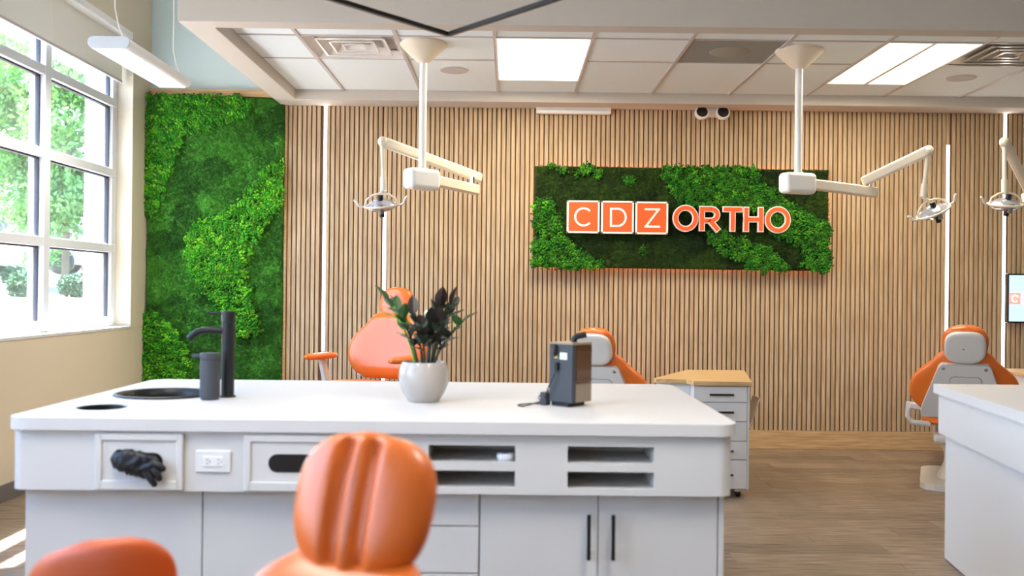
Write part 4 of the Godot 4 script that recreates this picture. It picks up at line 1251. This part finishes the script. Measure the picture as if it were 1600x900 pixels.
# ---------------------------------------------------------------- other furniture
func build_furniture() -> void:
	var g: G
	# right counter
	var o := Vector2(2.07, -4.75)
	var dirx := Vector2(1, 0.0); var dirz := Vector2(-0.135, 1.0)
	var q := func(a: float, b: float) -> Vector2: return o + dirx * a + dirz * b
	var c := thing("counter_unit", "white counter unit cut by the right edge of the picture", "counter")
	var flat := Transform3D(Basis(Vector3.RIGHT, Vector3.BACK, Vector3.DOWN), Vector3.ZERO)
	g = G.new(); g.prism(PackedVector2Array([q.call(0, 0), q.call(1.6, 0), q.call(1.6, 1.6), q.call(0, 1.6)]), -0.84, -0.797, flat); put("top", g, M.counter, c)
	g = G.new(); g.prism(PackedVector2Array([q.call(0.02, 0.02), q.call(1.6, 0.02), q.call(1.6, 1.58), q.call(0.02, 1.58)]), -0.797, -0.605, flat); put("fascia", g, M.laminate, c)
	g = G.new(); g.prism(PackedVector2Array([q.call(0.05, 0.04), q.call(1.6, 0.04), q.call(1.6, 1.55), q.call(0.05, 1.55)]), -0.605, -0.005, flat); put("carcass", g, M.laminate, c)
	# mobile cart with wood top
	cart("white drawer cart with oak top and black bar handles", Vector3.ZERO, true)
	var k := thing("side_cabinet", "small white cabinet with oak top at the right picture edge", "cabinet", Vector3(3.98, 0, -7.2))
	g = G.new(); strip(g, -0.25, 0.35, 0.05, 0.69, -0.25, 0.22, 0.004); put("body", g, M.laminate, k)
	g = G.new(); strip(g, -0.27, 0.37, 0.69, 0.715, -0.27, 0.25, 0.003); put("top", g, M.cart_top, k)
	g = G.new(); strip(g, -0.24, 0.34, 0.40, 0.67, 0.22, 0.235, 0.003); put("drawer", g, M.laminate, k)
	g = G.new(); strip(g, -0.24, 0.34, 0.09, 0.39, 0.22, 0.235, 0.003); put("drawer", g, M.laminate, k)
	g = G.new(); strip(g, -0.22, 0.32, 0.0, 0.05, -0.22, 0.19); put("plinth", g, M.black, k)

func cart(label: String, at: Vector3, _m: bool) -> void:
	var g: G
	var t := thing("drawer_cart", label, "cart", at)
	var flat := Transform3D(Basis(Vector3.RIGHT, Vector3.BACK, Vector3.DOWN), Vector3.ZERO)
	var P := func(a: Array) -> PackedVector2Array:
		var p := PackedVector2Array()
		for e in a: p.append(Vector2(e[0], -e[1]))
		return p
	g = G.new(); g.prism(P.call([[1.145, 6.03], [1.505, 6.03], [1.675, 6.93], [1.27, 6.93], [0.925, 6.22], [0.935, 6.18], [1.12, 6.14]]), -0.722, -0.697, flat); put("top", g, M.cart_top, t)
	g = G.new(); g.prism(P.call([[1.15, 6.075], [1.485, 6.075], [1.485, 6.75], [1.25, 6.75], [1.15, 6.6]]), -0.697, -0.05, flat)
	strip(g, 1.485, 1.50, 0.05, 0.697, -6.75, -6.06); put("carcass", g, M.laminate_edge, t)
	g = G.new(); g.prism(P.call([[0.95, 6.23], [1.149, 6.17], [1.149, 6.55]]), -0.697, -0.08, flat); put("side_bay", g, M.laminate, t)
	g = G.new(); beam(g, Vector3(1.10, 0.62, -6.178), Vector3(1.06, 0.62, -6.190), 0.012, 0.012, 0.003); put("handle", g, M.black, t)
	var ys := [0.692, 0.592, 0.474, 0.352, 0.236, 0.055]
	for k in 5:
		g = G.new(); strip(g, 1.152, 1.483, ys[k + 1] + 0.002, ys[k] - 0.002, -6.075, -6.055, 0.002); var d := put("drawer", g, M.laminate, t)
		g = G.new()
		var y: float = (ys[k] + ys[k + 1]) / 2 - 0.001
		g.tube([Vector3(1.245, y, -6.03), Vector3(1.395, y, -6.03)], 0.0065, 10)
		for x in [1.265, 1.375]: g.tube([Vector3(x, y, -6.056), Vector3(x, y, -6.03)], 0.0045, 8)
		put("handle", g, M.black, d)
	for p in [[1.19, 6.13], [1.44, 6.10], [1.19, 6.62], [1.44, 6.68]]:
		g = G.new(); g.box(Vector3(p[0], 0.047, -p[1]), Vector3(0.045, 0.03, 0.045), 0.004); var f := put("caster_fork", g, M.chrome, t)
		g = G.new(); g.lathe([[0.021, -0.013], [0.024, -0.008], [0.024, 0.008], [0.021, 0.013]], 16, Transform3D(Basis(Vector3.BACK, PI / 2), Vector3(p[0], 0.024, -p[1]))); put("caster_wheel", g, M.black, f)
	# pale flap on the far right side
	g = G.new(); g.box(Vector3(1.56, 0.515, -6.25), Vector3(0.012, 0.20, 0.16), 0.003, 1, Basis(Vector3.BACK, -0.32)); put("side_flap", g, mat(Color(0.80, 0.70, 0.62), 0.5), t)
	g = G.new(); g.box(Vector3(1.515, 0.46, -6.25), Vector3(0.05, 0.015, 0.03)); put("bracket", g, M.tbar, t)

func build_pendants() -> void:
	var g: G
	# linear office pendant beside the window
	var prof := PackedVector2Array()
	for k in 9:
		var a := -PI / 2 + PI * k / 8
		prof.append(Vector2(0.088 + cos(a) * 0.034, sin(a) * 0.036))
	for k in 9:
		var a := PI / 2 + PI * k / 8
		prof.append(Vector2(-0.088 + cos(a) * 0.034, sin(a) * 0.036))
	# the one in view, and two added out of view to brighten the island
	for i in 3:
		var at: Vector3 = [Vector3(-2.365, 2.70, -6.275), Vector3(-1.25, 2.62, -2.35), Vector3(0.75, 2.62, -2.2)][i]
		var t := thing("pendant_light", ["white linear pendant light hanging by the window", "added unseen linear pendant that brightens the sink end of the island", "added unseen linear pendant that brightens the cubby end of the island"][i], "pendant light", at, 0, "white linear pendant lights")
		g = G.new(); g.prism(prof, -0.555, 0.545); put("housing", g, mat(Color(0.88, 0.89, 0.90), 0.4), t)
		g = G.new(); g.prism(prof, 0.545, 0.556); put("end_cap", g, mat(Color(0.76, 0.79, 0.82), 0.5), t)
		g = G.new(); strip(g, -0.086, 0.086, -0.039, -0.034, -0.54, 0.53); put("diffuser", g, glow(Color(0.96, 0.98, 1.0), 1.5), t)
		for s in [-0.5, 0.5]:
			g = G.new(); g.tube([Vector3(0.07, 0.02, s), Vector3(0.035, 0.12, s), Vector3(0.015, 0.22, s), Vector3(0.015, 1.2, s)], 0.004, 6); put("cable", g, M.trim_white, t)
		area_light("pendant_tube", at - Vector3(0, 0.045, 0), Vector3.DOWN, Vector2(0.17, 1.06), E_PENDANT if i == 0 else E_FRONT, Color(1.0, 0.975, 0.93))
	# black frame pendant overhead
	var h := thing("frame_pendant", "slim black angular pendant frame overhead", "pendant light", Vector3(-0.275, 2.372, -3.25))
	var pts := [Vector3(0, 0, -0.95), Vector3(0.62, 0, -0.20), Vector3(0.62, 0, 0.55), Vector3(0, 0, 1.3), Vector3(-0.62, 0, 0.55), Vector3(-0.62, 0, -0.20)]
	for k in 6:
		g = G.new(); beam(g, pts[k], pts[(k + 1) % 6], 0.02, 0.018, 0.002); put("frame_bar", g, M.black, h)
	for k in [1, 2, 4, 5]:
		g = G.new(); g.tube([pts[k], Vector3(pts[k].x, HIGH - 2.372, pts[k].z)], 0.0015, 5); put("wire", g, M.black, h)

# ---------------------------------------------------------------- outdoors
func ground_y(x: float, z: float) -> float:
	var d := maxf(0.0, -x - 3.3)
	var bank := 0.28 * smoothstep(0.0, 1.7, d) + 0.055 * d
	return minf(0.72 + bank, 1.5) + 0.02 * sin(x * 1.3 + z * 0.9)

func tree(label: String, at: Vector3, height: float, radius: float, crown_low: float, cnt: int, sd: int, leaf_c: Color, droop: float) -> void:
	var rng := RandomNumberGenerator.new(); rng.seed = sd
	var t := thing("tree", label, "tree", at, 0, "trees outside the window")
	var bark := mat(Color(0.42, 0.36, 0.30), 0.9)
	var g := G.new()
	g.tube([Vector3(0, 0, 0), Vector3(0.05, height * 0.35, 0.03), Vector3(-0.03, height * 0.65, 0), Vector3(0.02, height * 0.95, 0.02)], [0.055, 0.045, 0.03, 0.012], 10); put("trunk", g, bark, t)
	var spots := []
	for k in 26:
		var u := rng.randf()
		var y := lerpf(crown_low, height, u)
		var rr := radius * (0.35 + 0.65 * sin(PI * clampf(0.15 + 0.8 * (1.0 - u), 0, 1)))
		var a := rng.randf() * TAU
		var tip := Vector3(cos(a) * rr * rng.randf_range(0.5, 1.0), y - droop * rr * 0.4, sin(a) * rr * rng.randf_range(0.5, 1.0))
		var from := Vector3(0, clampf(y - 0.4 * rr, 0.3, height * 0.9), 0)
		spots.append([from, tip])
		g = G.new(); g.tube([from, from.lerp(tip, 0.5) + Vector3(0, 0.12, 0), tip], [0.03, 0.02, 0.008], 5); put("branch", g, bark, t)
	var lg := G.new()
	for k in 7:
		var b := Basis.from_euler(Vector3(rng.randf_range(-0.7, 0.7), rng.randf() * TAU, rng.randf_range(-0.6, 0.6)))
		var o := Vector3(rng.randfn(0, 0.55), rng.randfn(0, 0.4), rng.randfn(0, 0.55))
		var tipv := o + b * Vector3(0, 0, 0.9); var l := o + b * Vector3(-0.28, 0.06, 0.45); var r := o + b * Vector3(0.28, 0.06, 0.45)
		lg.flat(o, l, tipv, b * Vector3.UP); lg.flat(o, tipv, r, b * Vector3.UP)
	var lm := mat(Color.WHITE, 0.6); lm.vertex_color_use_as_albedo = true
	lm.backlight_enabled = true; lm.backlight = Color(0.6, 0.75, 0.35)
	var places := []; var colors := []
	for k in cnt:
		var s: Array = spots[rng.randi() % spots.size()]
		var u := rng.randf_range(0.3, 1.05)
		var p: Vector3 = s[0].lerp(s[1], u) + Vector3(rng.randfn(0, 0.22), rng.randfn(0, 0.14) - droop * 0.1, rng.randfn(0, 0.22))
		var b := Basis.from_euler(Vector3(rng.randf_range(-0.5, 0.5) + droop, rng.randf() * TAU, rng.randf_range(-0.5, 0.5)))
		places.append(Transform3D(b.scaled(Vector3.ONE * rng.randf_range(0.07, 0.12)), p))
		var f := rng.randf_range(0.7, 1.25)
		colors.append(Color(leaf_c.r * f, leaf_c.g * f, leaf_c.b * f))
	scatter("foliage", t, lg.mesh(), lm, places, colors)

func bush(label: String, at: Vector3, r: Vector3, sd: int) -> void:
	var rng := RandomNumberGenerator.new(); rng.seed = sd
	var t := thing("shrub", label, "shrub", at, 0, "shrubs on the mulch bank")
	var g := G.new()
	for k in 5:
		var a := TAU * k / 5
		g.tube([Vector3(cos(a) * 0.04, 0, sin(a) * 0.04), Vector3(cos(a) * r.x * 0.6, r.y * 1.1, sin(a) * r.z * 0.6)], [0.014, 0.006], 5)
	put("stems", g, mat(Color(0.35, 0.27, 0.2), 0.9), t)
	var lg := G.new()
	for k in 6:
		var b := Basis.from_euler(Vector3(rng.randf_range(-0.9, 0.5), rng.randf() * TAU, 0))
		lg.flat(Vector3.ZERO, b * Vector3(-0.22, 0.05, 0.5), b * Vector3(0, 0, 1.0), b * Vector3.UP); lg.flat(Vector3.ZERO, b * Vector3(0, 0, 1.0), b * Vector3(0.22, 0.05, 0.5), b * Vector3.UP)
	var lm := mat(Color.WHITE, 0.6); lm.vertex_color_use_as_albedo = true
	var places := []; var colors := []
	for k in 900:
		var d := Vector3(rng.randfn(), rng.randfn(), rng.randfn()).normalized() * pow(rng.randf(), 0.3)
		if d.y < -0.7: continue
		places.append(Transform3D(Basis.from_euler(Vector3(rng.randf() * TAU, rng.randf() * TAU, 0)).scaled(Vector3.ONE * rng.randf_range(0.035, 0.06)), Vector3(0, r.y * 0.95, 0) + d * r))
		var f := rng.randf_range(0.7, 1.3)
		colors.append(Color(0.055 * f, 0.13 * f, 0.06 * f))
	scatter("foliage", t, lg.mesh(), lm, places, colors)

func car(label: String, at: Vector3, turn: float, paint: Color) -> void:
	var t := thing("car", label, "car", at, turn, "parked cars outside")
	var g := G.new()
	var body := PackedVector2Array()
	for q in [[-2.2, 0.28], [-2.25, 0.62], [-2.1, 0.85], [-1.2, 0.98], [-0.55, 1.48], [0.9, 1.52], [1.75, 1.05], [2.2, 0.95], [2.25, 0.45], [2.15, 0.28]]: body.append(Vector2(q[0], q[1]))
	g.prism(body, -0.85, 0.85); var pm := mat(paint, 0.25); put("body", g, pm, t)
	var gm := mat(Color(0.12, 0.14, 0.16), 0.1)
	g = G.new()
	var win := PackedVector2Array()
	for q in [[-1.0, 1.0], [-0.5, 1.42], [0.85, 1.46], [1.5, 1.05]]: win.append(Vector2(q[0], q[1]))
	g.prism(win, -0.856, 0.856); put("side_window", g, gm, t)
	g = G.new(); g.box(Vector3(-0.86, 1.22, 0), Vector3(0.02, 0.56, 1.45), 0.0, 1, Basis(Vector3.BACK, -0.92)); put("windshield", g, gm, t)
	g = G.new(); g.box(Vector3(-2.24, 0.62, 0), Vector3(0.04, 0.22, 0.9), 0.01); put("grille", g, M.black, t)
	for s in [-1.0, 1.0]:
		g = G.new(); g.box(Vector3(-2.18, 0.74, s * 0.66), Vector3(0.10, 0.13, 0.30), 0.03); put("headlight", g, M.lens, t)
		for x in [-1.4, 1.4]:
			g = G.new(); g.lathe([[0.18, -0.10], [0.33, -0.10], [0.34, 0.0], [0.33, 0.11], [0.2, 0.11]], 24, Transform3D(Basis(Vector3.RIGHT, PI / 2), Vector3(x, 0.34, s * 0.78))); put("wheel", g, M.black, t)

func build_outdoors() -> void:
	var g := G.new()
	var nx := 44; var nz := 44
	for i in nx:
		for j in nz:
			var f := func(a: int, b: int) -> Vector3:
				var x := -3.27 - 40.0 * pow(float(a) / nx, 2.0); var z := -44.0 + 56.0 * b / nz
				return Vector3(x, ground_y(x, z), z)
			g.quad(f.call(i, j), f.call(i + 1, j), f.call(i + 1, j + 1), f.call(i, j + 1), Vector3.UP)
	var mulch := mat(Color(0.60, 0.57, 0.54), 1.0)
	mulch.albedo_texture = noise_tex(0.09, 4, [[0.0, Color(0.45, 0.40, 0.36)], [0.5, Color(0.85, 0.8, 0.75)], [1.0, Color(1, 1, 1)]], 512, 14)
	mulch.uv1_triplanar = true; mulch.uv1_world_triplanar = true; mulch.uv1_scale = Vector3.ONE * 0.7
	tag(put("ground", g, mulch), "pale brown mulch bank rising outside the window", "ground", "", "structure")
	g = G.new(); g.box(Vector3(-26.5, 1.50, -20), Vector3(30, 0.06, 46)); tag(put("pavement", g, mat(Color(0.72, 0.72, 0.72), 0.9)), "pale paved parking area beyond the shrubs", "pavement", "", "structure")
	bush("round green shrub seen through the far lower window pane", Vector3(-5.32, ground_y(-5.32, -12), -12.0), Vector3(0.21, 0.14, 0.21), 51)
	bush("green shrub cut by the window mullion in the nearer lower pane", Vector3(-5.46, ground_y(-5.46, -11) - 0.10, -11.0), Vector3(0.17, 0.20, 0.17), 52)
	bush("small green shrub in front of the white car", Vector3(-8.1, ground_y(-8.1, -16), -16.0), Vector3(0.20, 0.15, 0.2), 53)
	bush("low green shrub at the left picture edge", Vector3(-5.9, ground_y(-5.9, -10.6) - 0.05, -10.6), Vector3(0.20, 0.16, 0.20), 54)
	tree("broad leafy tree filling the far window panes", Vector3(-6.6, ground_y(-6.6, -14.5), -14.5), 5.2, 1.5, 1.35, 4600, 61, Color(0.16, 0.36, 0.10), 0.5)
	tree("loose pale green tree filling the nearer window panes", Vector3(-8.9, ground_y(-8.9, -15.5), -15.5), 5.0, 1.6, 1.35, 3000, 62, Color(0.22, 0.42, 0.12), 0.2)
	tree("tall tree behind the parked cars", Vector3(-16.5, 1.53, -30), 7.0, 2.4, 1.9, 2600, 63, Color(0.24, 0.44, 0.16), 0.2)
	tree("thin young tree beside the teal car", Vector3(-10.3, 1.48, -21.5), 2.6, 0.7, 0.5, 900, 64, Color(0.18, 0.38, 0.12), 0.2)
	car("white car parked beyond the small shrub", Vector3(-12.9, 1.53, -25.0), 0.3, Color(0.93, 0.93, 0.93))
	car("teal car parked beyond the round shrub", Vector3(-13.6, 1.53, -28.5), 0.3, Color(0.30, 0.45, 0.50))

# ---------------------------------------------------------------- light levels
var E_PANEL := 1.7
var E_STRIP := 0.10
var E_SIGN := 0.05
var E_PENDANT := 1.0
var E_FRONT := 1.3  # the two added pendants out of view

func _ready() -> void:
	var cam := Camera3D.new()
	cam.name = "camera"
	cam.position = Vector3(0, 1.275, 0)
	cam.rotation = Vector3(0.00197, -0.00262, 0.011)
	var at := CameraAttributesPhysical.new()
	at.frustum_focal_length = 40.67
	at.frustum_focus_distance = 7.6
	at.exposure_aperture = 2.8
	at.frustum_near = 0.05
	at.frustum_far = 300.0
	cam.attributes = at
	add_child(cam)
	cam.current = true
	var we := WorldEnvironment.new()
	we.name = "environment"
	var env := Environment.new()
	env.background_mode = Environment.BG_SKY
	var sky := Sky.new()
	var sm := ProceduralSkyMaterial.new()
	sm.sky_top_color = Color(0.60, 0.77, 1.0)
	sm.sky_horizon_color = Color(0.90, 0.96, 1.0)
	sm.ground_horizon_color = Color(0.80, 0.80, 0.78)
	sm.ground_bottom_color = Color(0.5, 0.48, 0.45)
	sm.energy_multiplier = 1.0
	sky.sky_material = sm
	env.sky = sky
	env.background_energy_multiplier = 5.0
	env.tonemap_mode = Environment.TONE_MAPPER_LINEAR
	env.tonemap_exposure = 2.45
	env.sdfgi_enabled = true
	env.ssao_enabled = true
	env.ssil_enabled = true
	we.environment = env
	add_child(we)
	var sun := DirectionalLight3D.new()
	sun.name = "sun"
	sun.light_energy = 10.0
	sun.light_color = Color(0.97, 0.98, 1.0)
	sun.light_angular_distance = 0.6
	sun.shadow_enabled = true
	sun.transform = Transform3D(Basis.looking_at(Vector3(0.33, -0.94, -0.10)), Vector3(-5, 8, 0))
	add_child(sun)
	make_materials()
	build_room()
	build_outdoors()
	build_moss()
	build_sign()
	build_wall_fittings()
	build_island()
	build_furniture()
	build_chairs()
	build_lamps()
	build_pendants()
